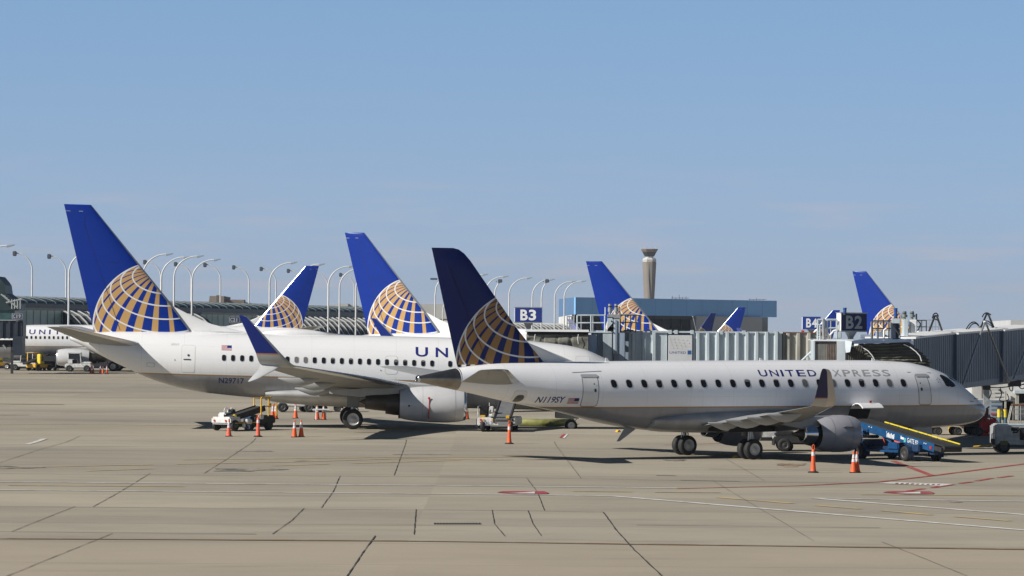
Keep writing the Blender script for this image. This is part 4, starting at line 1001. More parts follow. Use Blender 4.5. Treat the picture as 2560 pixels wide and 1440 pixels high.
# blue hangar
def hangar():
    root = empty('hangar', (0, 0, 0), 0, 'wide hangar with deep blue metal fascia and dark door opening', 'hangar')
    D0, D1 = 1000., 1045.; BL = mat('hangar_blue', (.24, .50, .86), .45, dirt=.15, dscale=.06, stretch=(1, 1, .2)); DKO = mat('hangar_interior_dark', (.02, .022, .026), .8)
    A = P(1437, 765, D0); B_ = P(1940, 765, D1); C_ = P(1397, 765, D0 + 90)
    zt = zpx(1437, 743, D0); zb = zpx(1437, 786, D0); zg = 2.0
    zt2 = zpx(1940, 755, D1); zb2 = zpx(1940, 794, D1)
    nrm = Vector((B_.y - A.y, -(B_.x - A.x), 0)).normalized()
    def fr(t, o=0.): q = A.lerp(B_, t); return Vector((q.x, q.y, 0)) + nrm * o
    def blk(mb, t0, t1, o0, o1, z0, z1, m, z0b=None, z1b=None):
        z0b = z0 if z0b is None else z0b; z1b = z1 if z1b is None else z1b
        vs = []
        for t, zz0, zz1 in ((t0, z0, z1), (t1, z0b, z1b)):
            for o in (o0, o1):
                q = fr(t, o)
                for z in (zz0, zz1): vs.append((q.x, q.y, z))
        mb.add(vs, [(0, 1, 3, 2), (4, 6, 7, 5), (0, 4, 5, 1), (2, 3, 7, 6), (0, 2, 6, 4), (1, 5, 7, 3)], m)
    mb = MB(); blk(mb, 0, 1, .3, -.3, zb, zt, BL); mb.build('fascia', root)
    mb = MB()
    for i in range(13): blk(mb, i / 13 + .002, i / 13 + .004, 1.0 * .33, .3, zb, zt, mat('hangar_seam', (.20, .43, .76), .5))
    mb.build('fascia_seam', root)
    mb = MB(); S = [A + Vector((0, 0, 0)), C_]
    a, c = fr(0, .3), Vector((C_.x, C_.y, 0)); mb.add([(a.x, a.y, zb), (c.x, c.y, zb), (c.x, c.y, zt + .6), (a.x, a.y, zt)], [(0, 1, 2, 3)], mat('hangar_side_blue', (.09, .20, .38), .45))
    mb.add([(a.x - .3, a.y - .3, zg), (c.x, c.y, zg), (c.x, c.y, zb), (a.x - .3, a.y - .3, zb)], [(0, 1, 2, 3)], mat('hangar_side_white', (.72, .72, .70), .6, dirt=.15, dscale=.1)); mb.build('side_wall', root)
    PL = mat('hangar_wall_grey', (.44, .44, .44), .6, dirt=.12, dscale=.1)
    mb = MB(); blk(mb, .005, .577, -1, -1.5, zg, zb, DKO); mb.build('door_opening', root)
    mb = MB(); blk(mb, .005, .577, -.4, -1, zb - .9, zb, mat('door_track', (.04, .045, .05), .6))
    for i in range(12): blk(mb, .02 + i * .046, .022 + i * .046, -.6, -1, zg, zb - .9, mat('door_track', (.04, .045, .05), .6))
    mb.build('door_leaf', root)
    mb = MB(); blk(mb, .580, .915, 1.0, -2, zg, zb, PL); blk(mb, .915, .985, -2, -3, zg, zb, mat('recess_grey', (.25, .26, .27), .6)); mb.build('wall', root)
    mb = MB()
    for t in (.575, .97):
        q = fr(t, -8)
        for k in range(5): mb.cyl((q.x + k * .9, q.y, zt), (q.x + k * .9, q.y, zt + (1.2, .7, 1.5, .8, 1.0)[k] * (.5 if t > .9 else .8)), .06, DSTEEL, n=5)
        mb.box(q.x - .3, q.x + 4.4, q.y - .2, q.y + .2, zt + .35, zt + .45, DSTEEL)
    mb.build('roof_equipment', root)
hangar()
def tower():
    D = 2400.; s_ = FPX / D; c = P(1623, 720, D); root = empty('control_tower', (c.x, D, 3), 0, 'slender tan concrete airport control tower with flared glazed cab', 'tower')
    Z = lambda y: zpx(1623, y, D) - 3
    TAN = mat('tower_tan', (.25, .215, .18), .8, dirt=.15, dscale=.05); TW = mat('tower_white', (.58, .57, .54), .6); TG = mat('tower_cab_glass', (.03, .035, .04), .2); TD = mat('tower_shadow_panel', (.11, .10, .09), .6)
    def octa(r, z, n=8): return [(r * math.cos(R(22.5) + 2 * math.pi * k / n), r * math.sin(R(22.5) + 2 * math.pi * k / n), z) for k in range(n)]
    k = 1 / s_
    mb = MB(); mb.loft([octa(13 * k, -2), octa(14.0 * k, Z(745)), octa(16.8 * k, Z(690)), octa(18.6 * k, Z(655))], TAN, False); mb.build('shaft', root)
    mb = MB(); mb.box(-4.4 * k, -3.0 * k, -17.6 * k, -16.2 * k, 0, Z(656), TW); mb.build('shaft_stripe', root)
    mb = MB(); mb.loft([octa(17.5 * k, Z(655)), octa(18.8 * k, Z(649)), octa(15 * k, Z(645))], TW, False); mb.loft([octa(10.5 * k, Z(645)), octa(10.5 * k, Z(640))], TW, False); mb.build('collar', root)
    mb = MB(); mb.loft([octa(12.8 * k, Z(641)), octa(19 * k, Z(630))], TG, False); mb.build('cab_window', root)
    mb = MB(); mb.loft([octa(19 * k, Z(630)), octa(22.5 * k, Z(624)), octa(22.5 * k, Z(622.5))], mat('tower_cab_brown', (.20, .15, .12), .5), False); mb.build('cab_roof', root)
    mb = MB()
    for a in range(9): mb.cyl((22 * k * math.cos(a * .7), 20 * k * math.sin(a * .7), Z(623)), (22 * k * math.cos(a * .7), 20 * k * math.sin(a * .7), Z(614 + (a % 3) * 1.5)), .16, TW, n=5)
    mb.build('antenna', root)
tower()
# ---------------------------------------------------------------- lamp posts
POLE = mat('pole_white', (.66, .66, .66), .45, dirt=.12); LAMP = mat('lamp_head_dark', (.09, .10, .12), .45); LAMPG = mat('lamp_head_grey', (.32, .34, .36), .45)
def make_post(right):
    root = empty('lamp_post', (0, 0, 0)); H = 14.0 if right else 16.1; s_ = 1 if right else -1
    mb = MB(); RX, RZ = (2.75, 2.6) if right else (2.3, 2.5)
    pts = [(0, 0, 0), (0, 0, H - RZ)] + [(s_ * RX * (1 - math.cos(a)), 0, H - RZ + RZ * math.sin(a)) for a in [math.pi / 2 * i / 9 for i in range(1, 10)]]
    mb.tube(pts, [.13, .11] + [.09] * 4 + [.08] * 5, POLE, 8); mb.cyl((0, 0, 0), (0, 0, .5), .28, POLE); mb.build('mast', root)
    mb = MB()
    if right: mb.add([(s_ * RX, -.25, H - .02), (s_ * RX, .25, H - .02), (s_ * (RX + .8), -.25, H + .14), (s_ * (RX + .8), .25, H + .14), (s_ * RX, -.25, H - .22), (s_ * RX, .25, H - .22), (s_ * (RX + .8), -.25, H + .02), (s_ * (RX + .8), .25, H + .02)], [(0, 1, 3, 2), (4, 6, 7, 5), (0, 4, 5, 1), (2, 3, 7, 6), (0, 2, 6, 4), (1, 5, 7, 3)], LAMPG)
    else: mb.bbox(s_ * RX - .5, s_ * RX + .02, -.35, .35, H - .42, H + .3, LAMP, .08)
    mb.build('lamp_head', root); return root
ORD = ['first', 'second', 'third', 'fourth', 'fifth', 'sixth', 'seventh', 'eighth', 'ninth', 'tenth', 'eleventh', 'twelfth', 'thirteenth', 'fourteenth', 'fifteenth', 'sixteenth', 'seventeenth']
RP_ = [(-46, 632), (172, 642), (357, 648), (403, 655), (435, 652), (480, 660), (674, 665), (745, 668), (821, 672), (849, 678), (890, 680), (1160, 688), (1213, 692), (1273, 695), (1331, 698), (1387, 702), (1411, 701)]
LP_ = [(80, 650), (165, 656), (402, 667), (478, 671), (551, 672), (622, 677), (690, 680), (757, 684), (820, 689), (886, 692)]
for right, L_, zt in ((True, RP_, 17.6), (False, LP_, 19.9)):
    src = make_post(right)
    for i, (px, yh) in enumerate(L_):
        d = FPX / ((870 - yh + .007 * (1280 - px)) / (zt - CZ)); q = P(px, 720, d)
        o = src if i == 0 else copy_tree(src)
        o.location = (q.x, d, zt - (14.0 if right else 16.1)); tag(o, 'curved lamp post arching %s above the concourse, %s from the left' % ('right' if right else 'left', ORD[i]), 'lamp post', 'curved lamp posts along the terminal road')
src = None
for i, (px, y, zt, t) in enumerate(((1088, 700, 16.2, 'just left of the dark fin'), (1107, 752, 15.2, 'half hidden by the dark fin of the regional jet'), (1236, 705, 16.0, 'right of the dark fin, under a taller arched one'), (1354, 704, 16.3, 'with a dark lamp head, above the B3 sign'))):
    d = FPX / ((870 - y) / (zt - CZ)); q = P(px, 720, d); root = empty('lamp_post', (q.x, d, 2.5), 0, 'short white lamp post ' + t, 'lamp post', 'short lamp posts on the skyline'); H = zt - 2.5
    mb = MB(); mb.tube([(0, 0, 0), (0, 0, H - 2.2), (.15, 0, H - 1.0), (.55, 0, H - .2), (.9, 0, H)], [.11, .10, .09, .08, .07], POLE, 8); mb.build('mast', root)
    mb = MB(); mb.bbox(.5, 1.1, -.3, .3, H - .1, H + .38, LAMP, .06); mb.bbox(-.7 if i == 0 else .2, .3, -.25, .25, H - .05, H + .2, LAMP, .05); mb.build('lamp_head', root)
# ---------------------------------------------------------------- boarding bridges
def corr(mb, a, b, z0a, z1a, z0b, z1b, pitch, dep, m, m2=None, duty=.45):
    """vertical-ribbed sheet wall from a to b (x,y), ribs standing out towards the viewer"""
    a = Vector((a[0], a[1], 0)); b = Vector((b[0], b[1], 0)); L_ = (b - a).length; t = (b - a) / L_; n = Vector((t.y, -t.x, 0)); k = int(L_ / pitch); vs = []; fs = []
    prof = []
    for i in range(k):
        s0 = i * pitch
        for q, h in ((0, 0), (pitch * (.5 - duty / 2), 0), (pitch * (.5 - duty / 2) + dep * .35, 1), (pitch * (.5 + duty / 2) - dep * .35, 1), (pitch * (.5 + duty / 2), 0)): prof.append((s0 + q, h))
    prof.append((L_, 0))
    for s_, h in prof:
        q = a + t * s_ + n * (dep * h); f = s_ / L_
        vs += [(q.x, q.y, z0a + (z0b - z0a) * f), (q.x, q.y, z1a + (z1b - z1a) * f)]
    for i in range(len(prof) - 1): fs.append((2 * i, 2 * i + 2, 2 * i + 3, 2 * i + 1))
    mb.add(vs, fs, m)
RAILROOT = None
def rail(mb0, p0, p1, ys, d, posts, m=STEEL, r=.035, dd=0., diag=False):
    """guard rail between two pixel columns at depth d (d+dd at the far end)"""
    def q(px, y): t = (px - p0) / max(1, p1 - p0); return P(px, y, d + dd * t)
    mb = MB()
    for y in ys[:-1]: mb.tube([q(p0, y), q(p1, y + (p1 - p0) * -.0)], r, m, 6)
    for i in range(posts):
        px = p0 + (p1 - p0) * i / (posts - 1); mb.tube([q(px, ys[0]), q(px, ys[-1])], r * 1.1, m, 6)
    mb.build('guard_rail', RAILROOT)
def motor(mb, px, y0, y1, d, m):
    a = P(px, y1, d); h = P(px, y0, d).z - a.z
    mb.cyl((a.x, d, a.z), (a.x, d, a.z + h * .3), .07, m, n=12); mb.cyl((a.x, d, a.z + h * .28), (a.x, d, a.z + h * .62), .12, m, n=12); mb.cyl((a.x, d, a.z + h * .60), (a.x, d, a.z + h), .10, m, n=12); mb.cyl((a.x, d, a.z + h * .72), (a.x, d, a.z + h * .82), .125, DSTEEL, n=12)
    mb.box(a.x + .08, a.x + .16, d - .06, d + .06, a.z + h * .3, a.z + h * .55, m)
def gate_sign(label, txt, x0, x1, y0, y1, d, mb_col=SIGNB, txtcol=SIGNW, edge=8, foot=None, rz=0., tz=.70, dep=.55, fr=.03):
    a, b = P(x0, y1, d), P(x1, y0, d); w, h = (b.x - a.x) / math.cos(rz), b.z - a.z; cx = (a.x + b.x) / 2
    root = empty('gate_sign', (cx, d, a.z), rz, label, 'sign', 'blue gate number signs')
    mb = MB(); mb.bbox(-w / 2, w / 2, 0, dep, 0, h, SIGNW, .02); mb.box(-w / 2 + fr, w / 2 - fr, -.015, .01, fr, h - fr, mb_col)
    mb.box(-w / 2 - .02, w / 2 + .02, -.03, dep + .03, h, h + fr, STEEL); mb.box(-w / 2 - .02, w / 2 + .02, -.03, dep + .03, -fr, 0, STEEL); mb.build('sign_box', root)
    mb = MB(); f = lambda x, z: (x, -.028, z)
    tw = w * tz; th = h * .72; lw = tw / len(txt)
    for i, ch in enumerate(txt):
        i0 = .30 if ch == '1' else .04; put_text(mb, ch, f, txtcol, -tw / 2 + lw * (i + i0), -tw / 2 + lw * (i + 1 - i0 - .04), (h - th) / 2, (h + th) / 2, bold=.03)
    mb.build('gate_number', root)
    if foot:
        mb = MB(); fh = foot; mb.loft([[(.3, .1, 0), (-.3, .1, 0), (-.3, .4, 0), (.3, .4, 0)], [(.13, .2, -fh * .5), (-.13, .2, -fh * .5), (-.13, .35, -fh * .5), (.13, .35, -fh * .5)], [(.10, .2, -fh), (-.10, .2, -fh), (-.10, .35, -fh), (.10, .35, -fh)]], STEEL, False); mb.build('sign_post', root)
    return root
def bridge_b3():
    global RAILROOT
    D = 231.; RAILROOT = root = empty('boarding_bridge', (0, 0, 0), 0, 'long pale ribbed boarding bridge at gate B3, running behind the regional jet roof', 'jet bridge', 'passenger boarding bridges')
    X = lambda px: P(px, 800, D).x; Z = lambda px, y: P(px, y, D).z
    mb = MB(); za, zb = Z(1575, 831), Z(1955, 829); fl = G(10, D) + 3.0
    corr(mb, (X(1572), D), (X(1668), D), fl, za, fl, za, .60, .16, BRG); corr(mb, (X(1733), D), (X(1955), D), fl, za, fl, zb, .58, .17, BRG)
    corr(mb, (X(1482), D + .25), (X(1572), D + .25), fl, za, fl, za, .95, .18, BRGD); mb.build('tunnel_wall', root)  # left stretch coloured darker for the shadow beside the lift column
    mb = MB(); mb.box(X(1480), X(1957), D - .10, D + 2.7, za, za + .10, BRG); mb.box(X(1480), X(1957), D + .35, D + 2.6, fl, za, BRGD); mb.box(X(1480), X(1957), D - .2, D + 2.7, fl - .35, fl, BRGD)
    for px in (1580, 1675, 1690, 1730, 1860, 1940, 1803): mb.box(X(px) - .10, X(px) + .10, D - .14, D, za - .08, za + .16, BRG)
    mb.build('tunnel_roof', root)
    mb = MB(); corr(mb, (X(1958), D + .3), (X(2060), D + .3), fl, Z(1955, 833), fl, Z(2060, 831), .62, .18, BRGT); mb.box(X(1957), X(2062), D + .2, D + 2.5, Z(1955, 832.5), Z(1955, 830), RUST); mb.box(X(1958), X(2062), D + .6, D + 2.4, fl, Z(1955, 833), BRGD)
    mb.box(X(2005), X(2012), D + .3, D + .5, Z(2008, 830), Z(2008, 826), RED); o = mb.build('inner_tunnel', root); o['label'] = 'darker telescoping section with rusty roof edge'
    mb = MB(); mb.bbox(X(1671), X(1731), D - .22, D + .1, fl, Z(1700, 838), mat('poster_pale', (.60, .61, .63), .4, dirt=.1), .02)
    pl = mat('poster_lines', (.66, .66, .635), .4); f = lambda x, z: (x, D - .2235, z)
    for i in range(5):      # faint map grid on the poster
        x = X(1672) + .26 * i; zt_, zb_ = Z(1700, 840), Z(1700, 874 if i < 4 else 866)
        mb.quad([f(x, zt_ - .05 * i), f(x + .05, zt_ - .05 * i), f(min(x + .30, X(1729)), zb_ + .05), f(min(x + .25, X(1728)), zb_ + .05)], pl)
        mb.quad([f(X(1673), zt_ - .17 * i), f(X(1673), zt_ - .17 * i - .035), f(X(1729), zt_ - .10 - .17 * i - .035), f(X(1729), zt_ - .10 - .17 * i)], pl)
    put_text(mb, 'UNITED', f, NAVYD, X(1674), X(1715), Z(1700, 884.3), Z(1700, 878.6)); mb.box(X(1719), X(1728), D - .232, D - .22, Z(1700, 885.5), Z(1700, 876), mat('poster_logo_blue', (.03, .12, .35), .4))
    mb.tube([f(X(1720) + .17 * (1 - math.cos(a)), Z(1700, 885) + .19 * math.sin(a)) for a in [math.pi / 2 * k / 6 for k in range(7)]], .008, SIGNW, 4); mb.build('poster_panel', root)
    # lift column, end frame, motors
    mb = MB(); d = D - .9
    for a, b, y0, y1, dd, m in ((1533, 1549, 796, 884, .5, BRG), (1519, 1534, 793, 832, .5, BRG), (1531, 1551, 786, 798, .6, STEEL), (1519, 1531, 786, 795, .6, STEEL), (1547, 1562, 832, 900, .3, BRGD), (1508, 1530, 834, 900, .4, BRG)):
        mb.box(P(a, 800, d).x, P(b, 800, d).x, d, d + dd, P(a, y1, d).z, P(a, y0, d).z, m)
    mb.box(P(1538, 800, d).x, P(1542, 800, d).x, d - .06, d, P(a, 884, d).z, P(a, 800, d).z, BRGD)
    mb.add([P(1514, 828, d), P(1534, 805, d), P(1534, 828, d), P(1514, 828, d + .1), P(1534, 805, d + .1), P(1534, 828, d + .1)], [(0, 1, 2), (3, 5, 4), (0, 3, 4, 1)], BRG)
    for y in (803, 816, 828): mb.cyl(P(1529, y, d - .02), P(1529, y, d - .10), .05, DSTEEL, n=8)
    mb.build('lift_column', root)
    for px in (1524.5, 1540): mb = MB(); motor(mb, px, 760, 787, d + .2, STEEL); mb.build('drive_motor', root)
    mb = MB(); rail(mb, 1443, 1512, (788, 807, 829), D - .2, 3, BRG, .04); rail(mb, 1453, 1512, (788, 807, 829), D + 2.2, 3, STEEL, .035); rail(mb, 1418, 1434, (791, 808, 830), D + .8, 4, STEEL, .03)
    mb.box(X(1440), X(1520), D - .5, D + 2.4, Z(1450, 831.5), Z(1450, 828.5), BRG); mb.tube([P(1513, 768, D - .2), P(1513, 797, D - .2)], .03, SIGNW, 6); mb.build('walkway_edge', root)
    mb = MB(); rail(mb, 1551, 1602, (788, 806, 830), D - .4, 5, DSTEEL, .03); rail(mb, 1548, 1590, (786, 805, 830), D + 2., 4, STEEL, .03); mb.box(X(1559), X(1581), D - .4, D, Z(1570, 828), Z(1570, 825), DSTEEL); mb.tube([P(1550, 768, D - .5), P(1550, 800, D - .5)], .03, DSTEEL, 6); mb.build('antenna_rod', root)
    # canopy reaching over the airliner nose
    mb = MB(); d0 = 224.2; cx = lambda px: P(px, 830, d0).x; cz = lambda y, px=1400: P(px, y, d0).z
    mb.box(cx(1314), cx(1472), d0 - .25, D, cz(829.5), cz(824), ROOFW); mb.box(cx(1318), cx(1471), d0 - .15, D, cz(837), cz(829.5), BLACK); mb.build('canopy_roof', root)
    mb = MB(); cols = []
    xs = [1316 + 3.5 * i for i in range(45)]
    for i, px in enumerate(xs):
        yb = 852 + max(0, (px - 1330)) * .17 + 6 + 1.5 * math.sin(px * .35)
        cols.append([P(px, 836.5 + (yb - 836.5) * j / 8, d0 + .02 * math.sin(px * .9) + .05 * math.sin(j * .9 + px * .05) + (.10 if any(abs(px - c) < 2.5 for c in (1358, 1392, 1426)) else 0) - .10 * math.sin(math.pi * j / 8)) for j in range(9)])
    mb.loft(cols, CANV, True, closed=False, caps=False); mb.box(cx(1466), cx(1492), d0 + .2, D, cz(905), cz(836), BRGD)
    for px, b in ((1338, 855), (1446, 860)): mb.tube([P(px, 836, d0 - .2), P(px - 2, 846, d0 - .25), P(px - 3 if px < 1400 else px, b, d0 - .2)], .02, SIGNW, 5)
    mb.build('canopy_bellows', root)
    return root
bridge_b3()
gate_sign('blue gate sign reading B3 on the canopy of the middle bridge', 'B3', 1286, 1356, 769, 806, 232, foot=.55, tz=.60)
gate_sign('blue gate sign reading B4, the smallest one with bright white letters', 'B4', 2006, 2052, 792, 823, 268, foot=.4, tz=.62, fr=.012, mb_col=mat('sign_blue_bright', (.015, .05, .30), .4))
gate_sign('dark blue gate sign reading B2 on a white pedestal above the nearest bridge cab', 'B2', 2100, 2170, 783, 828, 200, mb_col=mat('sign_navy_shaded', (.008, .012, .085), .45), txtcol=mat('sign_dull_white', (.42, .42, .42), .5), foot=.62, rz=R(33), tz=.66, dep=.38)  # blue and white darkened for the shaded face of this sign
def bridge_b2():
    global RAILROOT
    RAILROOT = root = empty('boarding_bridge', (0, 0, 0), 0, 'blue-grey boarding bridge with folded dark canopy over the regional jet nose at gate B2', 'jet bridge', 'passenger boarding bridges')
    A = P(2262, 845, 201); B_ = P(2640, 815, 239)
    def q(px, y, off=0.):      # point on the tunnel's front plane seen at a pixel
        v = ray(px, y); n = Vector((B_.y - A.y, -(B_.x - A.x), 0)).normalized(); o = Vector((0, 0, CZ))
        return o + v * (((A + n * off) - o).dot(n) / v.dot(n))
    def seg(name, x0, x1, y0a, y1a, y0b, y1b, off, m, lab=None):
        mb = MB(); a, b = q(x0, 880, off), q(x1, 880, off); ta, tb, ba, bb = q(x0, y0a, off).z, q(x1, y0b, off).z, q(x0, y1a, off).z, q(x1, y1b, off).z
        corr(mb, (a.x, a.y), (b.x, b.y), ba, ta, bb, tb, .46, .03, m, duty=.6)
        n = Vector((B_.y - A.y, -(B_.x - A.x), 0)).normalized(); bk = -n * 2.6
        for z0, z1, zz0, zz1, o_ in ((ta, ta + .09, tb, tb + .09, .12), (ba - .30, ba, bb - .30, bb, .03)):
            vs = []
            for p, u0, u1 in ((a, z0, z1), (b, zz0, zz1)):
                for w in (n * o_, bk): 
                    for z in (u0, u1): vs.append((p.x + w.x, p.y + w.y, z))
            mb.add(vs, [(0, 1, 3, 2), (4, 6, 7, 5), (0, 4, 5, 1), (2, 3, 7, 6), (0, 2, 6, 4), (1, 5, 7, 3)], ROOFW if z0 == ta else BRGB)
        mb.add([(a.x + bk.x, a.y + bk.y, ba), (b.x + bk.x, b.y + bk.y, bb), (b.x + bk.x, b.y + bk.y, tb), (a.x + bk.x, a.y + bk.y, ta)], [(0, 1, 2, 3)], BRGB)
        for p, z0, z1 in ((a, ba, ta), (b, bb, tb)): mb.add([(p.x, p.y, z0), (p.x, p.y, z1), (p.x + bk.x, p.y + bk.y, z1), (p.x + bk.x, p.y + bk.y, z0)], [(0, 1, 2, 3)], BRGB)
        o = mb.build(name, root)
        if lab: o['label'] = lab
        # sloping white roof sheet seen above the wall
        mb = MB(); c = Vector((0, 0, .22)); mb.add([(a.x, a.y, ta + .10), (b.x, b.y, tb + .10), tuple(b + bk * .5 + Vector((0, 0, tb - b.z + .16))), tuple(a + bk * .5 + Vector((0, 0, ta - a.z + .16))), tuple(b + bk + Vector((0, 0, tb - b.z + .03))), tuple(a + bk + Vector((0, 0, ta - a.z + .03)))], [(0, 1, 2, 3), (3, 2, 4, 5)], ROOFW); mb.build('roof_sheet', root)
    seg('tunnel', 2284, 2391, 847, 985, 835, 962, 0., BRGB); seg('tunnel', 2391, 2507, 836, 960, 826, 944, .18, BRGB); seg('tunnel', 2507, 2640, 828, 943, 816, 926, .34, BRGB, 'tunnel section nearest the terminal')
    mb = MB(); b0, b1 = q(2425, 955, -.4), q(2640, 938, -.4); mb.tube([b0, b1], .16, DSTEEL, 4); b0, b1 = q(2425, 964, -1.8), q(2640, 944, -1.8); mb.tube([b0, b1], .12, DSTEEL, 4); mb.build('underframe', root)
    # braces standing over the tunnel
    mb = MB(); T_ = BRG
    mb.tube([q(2462, 806, .5), q(2442, 860, .5), q(2407, 962, .5)], .055, STEEL, 8); mb.tube([q(2464, 806, .5), q(2523, 955, .5)], .06, STEEL, 8)
    mb.tube([q(2575, 846, .6), q(2533, 950, .6)], .05, STEEL, 8); mb.cyl(q(2463, 812, .5), q(2463, 802, .5), .10, SIGNW, n=10); mb.build('a_frame', root)
    mb = MB(); mb.tube([q(2450, 824, -1.), q(2466, 786, -1.), q(2470, 784, -1.), q(2488, 828, -1.)], .06, DSTEEL, 8); mb.tube([q(2440, 826, -1.1), q(2463, 805, -1.1), q(2497, 827, -1.1)], .05, STEEL, 8); mb.build('a_frame', root)
    mb = MB(); mb.tube([q(2322, 830, -1.4), q(2337, 790, -1.4), q(2342, 790, -1.4), q(2356, 830, -1.4)], .06, DSTEEL, 8); mb.build('a_frame', root)
    mb = MB()
    for pts in (((2331, 795), (2334, 786), (2340, 783), (2345, 788), (2344, 795)), ((2333, 790), (2337, 797), (2346, 802), (2350, 812)), ((2456, 792), (2460, 785), (2468, 782), (2477, 787)), ((2457, 806), (2462, 802), (2472, 804), (2480, 812)), ((2414, 826), (2424, 810), (2436, 805), (2446, 812)), ((2420, 824), (2430, 811), (2440, 809), (2447, 815))):
        mb.tube(smp([q(x, y, -.9) for x, y in pts]), .035, RUB, 6)
    mb.build('cable_loop', root)
    mb = MB()
    for pts in (((2520, 948), (2524, 972), (2531, 976), (2533, 950)), ((2534, 950), (2545, 964), (2570, 955)), ((2540, 955), (2556, 972), (2580, 950)), ((2470, 968), (2500, 969), (2540, 964), (2580, 958)), ((2500, 968), (2504, 985), (2499, 1000), (2510, 1003), (2522, 998), (2518, 985)), ((2471, 968), (2478, 980), (2474, 995))):
        mb.tube(smp([q(x, y, -.3) for x, y in pts]), .030, RUB, 6)
    mb.box(q(2530, 950, 0).x - .2, q(2530, 950, 0).x + .5, q(2530, 950, 0).y - .3, q(2530, 950, 0).y + .3, q(2530, 966, 0).z, q(2530, 950, 0).z, DSTEEL); mb.build('hanging_cable', root)
    # lift leg
    mb = MB(); p = q(2466, 960, -1.3); mb.box(p.x - .17, p.x + .17, p.y - .17, p.y + .17, G(p.x, p.y) + .5, p.z, STEEL); mb.cyl((p.x, p.y, G(p.x, p.y) + .5), (p.x, p.y, G(p.x, p.y) + 2.2), .11, CHROME); mb.box(p.x - .22, p.x + .22, p.y - .2, p.y + .2, G(p.x, p.y) + 2.3, G(p.x, p.y) + 2.55, DSTEEL); lg = mb.build('support_leg', root)
    for s_ in (-.9, -.1): wb = MB(); wheel(wb, (p.x + s_, p.y - .4, G(p.x, p.y) + .34), .34, .3, hm=DHUB); wb.build('wheel', lg)
    # cab
    D = 199.; X = lambda px, d=D: P(px, 850, d).x; Z = lambda px, y, d=D: P(px, y, d).z; zb = Z(2100, 925)
    mb = MB(); mb.box(X(2036), X(2134), D, D + 2.6, Z(2080, 853), Z(2080, 849), ROOFW); mb.box(X(2036), X(2285), D + .5, D + 4.2, Z(2080, 850.5), Z(2080, 847.5), BRG); mb.box(X(2092), X(2113), D - .08, D + .3, zb, Z(2100, 853), mat('cab_post_pale', (.60, .66, .70), .45, dirt=.1)); mb.box(X(2113), X(2136), D + .15, D + .4, zb, Z(2100, 853), BRG)
    mb.box(X(2034), X(2037.5), D - .05, D + 2., zb, Z(2080, 852), BRG); mb.box(X(2037), X(2093), D + .3, D + 3., zb, Z(2080, 853), DSTEEL); mb.build('cab', root)
    mb = MB(); mb.box(X(2038), X(2092), D + .05, D + .3, Z(2060, 860), Z(2060, 854), DSTEEL)
    for i in range(26):
        px = 2039 + 2.05 * i; mb.box(X(px), X(px + 1.05), D + .02, D + .2, zb, Z(2060, 860.5), (mat('shutter_grey', (.38, .37, .35), .6, dirt=.4, dscale=4), RUST, BRGT)[(2 if i % 3 else 0) if i < 15 else (1 if i % 2 else 0)])
    mb.build('roller_shutter', root)
    mb = MB(); d = D - .9; n = 9; rows = []
    for t in range(n * 2):
        f = t / (n * 2 - 1); yy = 858 + 66 * f; xr = 2262 + 62 * math.sin(math.pi / 2 * min(1, f * 1.15)) ; xl = 2146 - 8 * f; o = -.06 if t % 2 else .05
        row = []
        for k in range(23):
            g = k / 22; px = xl + (xr + (5 if t % 2 else -3) - xl) * g; y = yy + 3.0 * math.sin(g * 3.1) * (1 - f) - 5 * (1 - f) * g + .9 * math.sin(px * .21 + t)
            row.append(P(px, y, d + o + .35 * (abs(g - .5) * 2) ** 3 + .02 * math.sin(px * .16 + t)))
        rows.append(row)
    mb.loft(rows, CANVD, False, closed=False, caps=False)
    xr_side = [r[-1] for r in rows]; mb.loft([xr_side, [p + Vector((0, 1.6, 0)) for p in xr_side]], CANVD, False, closed=False, caps=False)
    cols = []
    for k in range(19):
        px = 2118 + 34 * k / 18; o = (.06 if k % 2 else -.04); cols.append([P(px + 12 * (j / 6) * (k / 18), 868 + 58 * j / 6 - 6 * (k / 18), d + .12 + o) for j in range(7)])
    mb.loft(cols, CANV, False, closed=False, caps=False)
    mb.tube([P(2151, 864, d - .3), P(2160, 871, d - .34), P(2170, 877, d - .36), P(2180, 888, d - .36), P(2187, 900, d - .34)], .028, SIGNW, 6); mb.tube([P(2259, 861, d - .3), P(2274, 867, d - .32), P(2290, 879, d - .34), P(2300, 890, d - .34), P(2304, 903, d - .34)], .028, SIGNW, 6); mb.build('canopy_bellows', root)
    mb = MB(); BLH = mat('hood_blue_grey', (.10, .14, .22), .4, dirt=.2)
    a = [P(2128, 853, d - .5), P(2275, 851, d - .5), P(2245, 845, D + 1.5), P(2165, 846, D + 1.5)]; b = [P(2128, 860, d - .5), P(2278, 855, d - .5)]
    mb.add(a + b, [(0, 1, 2, 3), (0, 4, 5, 1)], BLH); mb.add([P(2112, 850, d - .3), P(2130, 854, d - .55), P(2125, 880, d - .5), P(2114, 882, d - .3), P(2112, 850, d + .4), P(2114, 882, d + .4)], [(0, 1, 2, 3), (0, 3, 5, 4)], mat('cab_post_pale', (.6, .66, .7), .45)); mb.build('canopy_hood', root)
    # roof-top gear
    mb = MB(); rail(mb, 2044, 2092, (799, 820, 846), D + .6, 3, BRG, .045); rail(mb, 2047, 2092, (801, 821, 847), D + 2.6, 4, STEEL, .035); rail(mb, 2044, 2050, (812, 830, 836, 842, 850), D + .5, 2, BRG, .03); mb.tube([P(2058, 797, D + .5), P(2059, 848, D + .5)], .07, STEEL, 6); mb.build('antenna_rod', root)
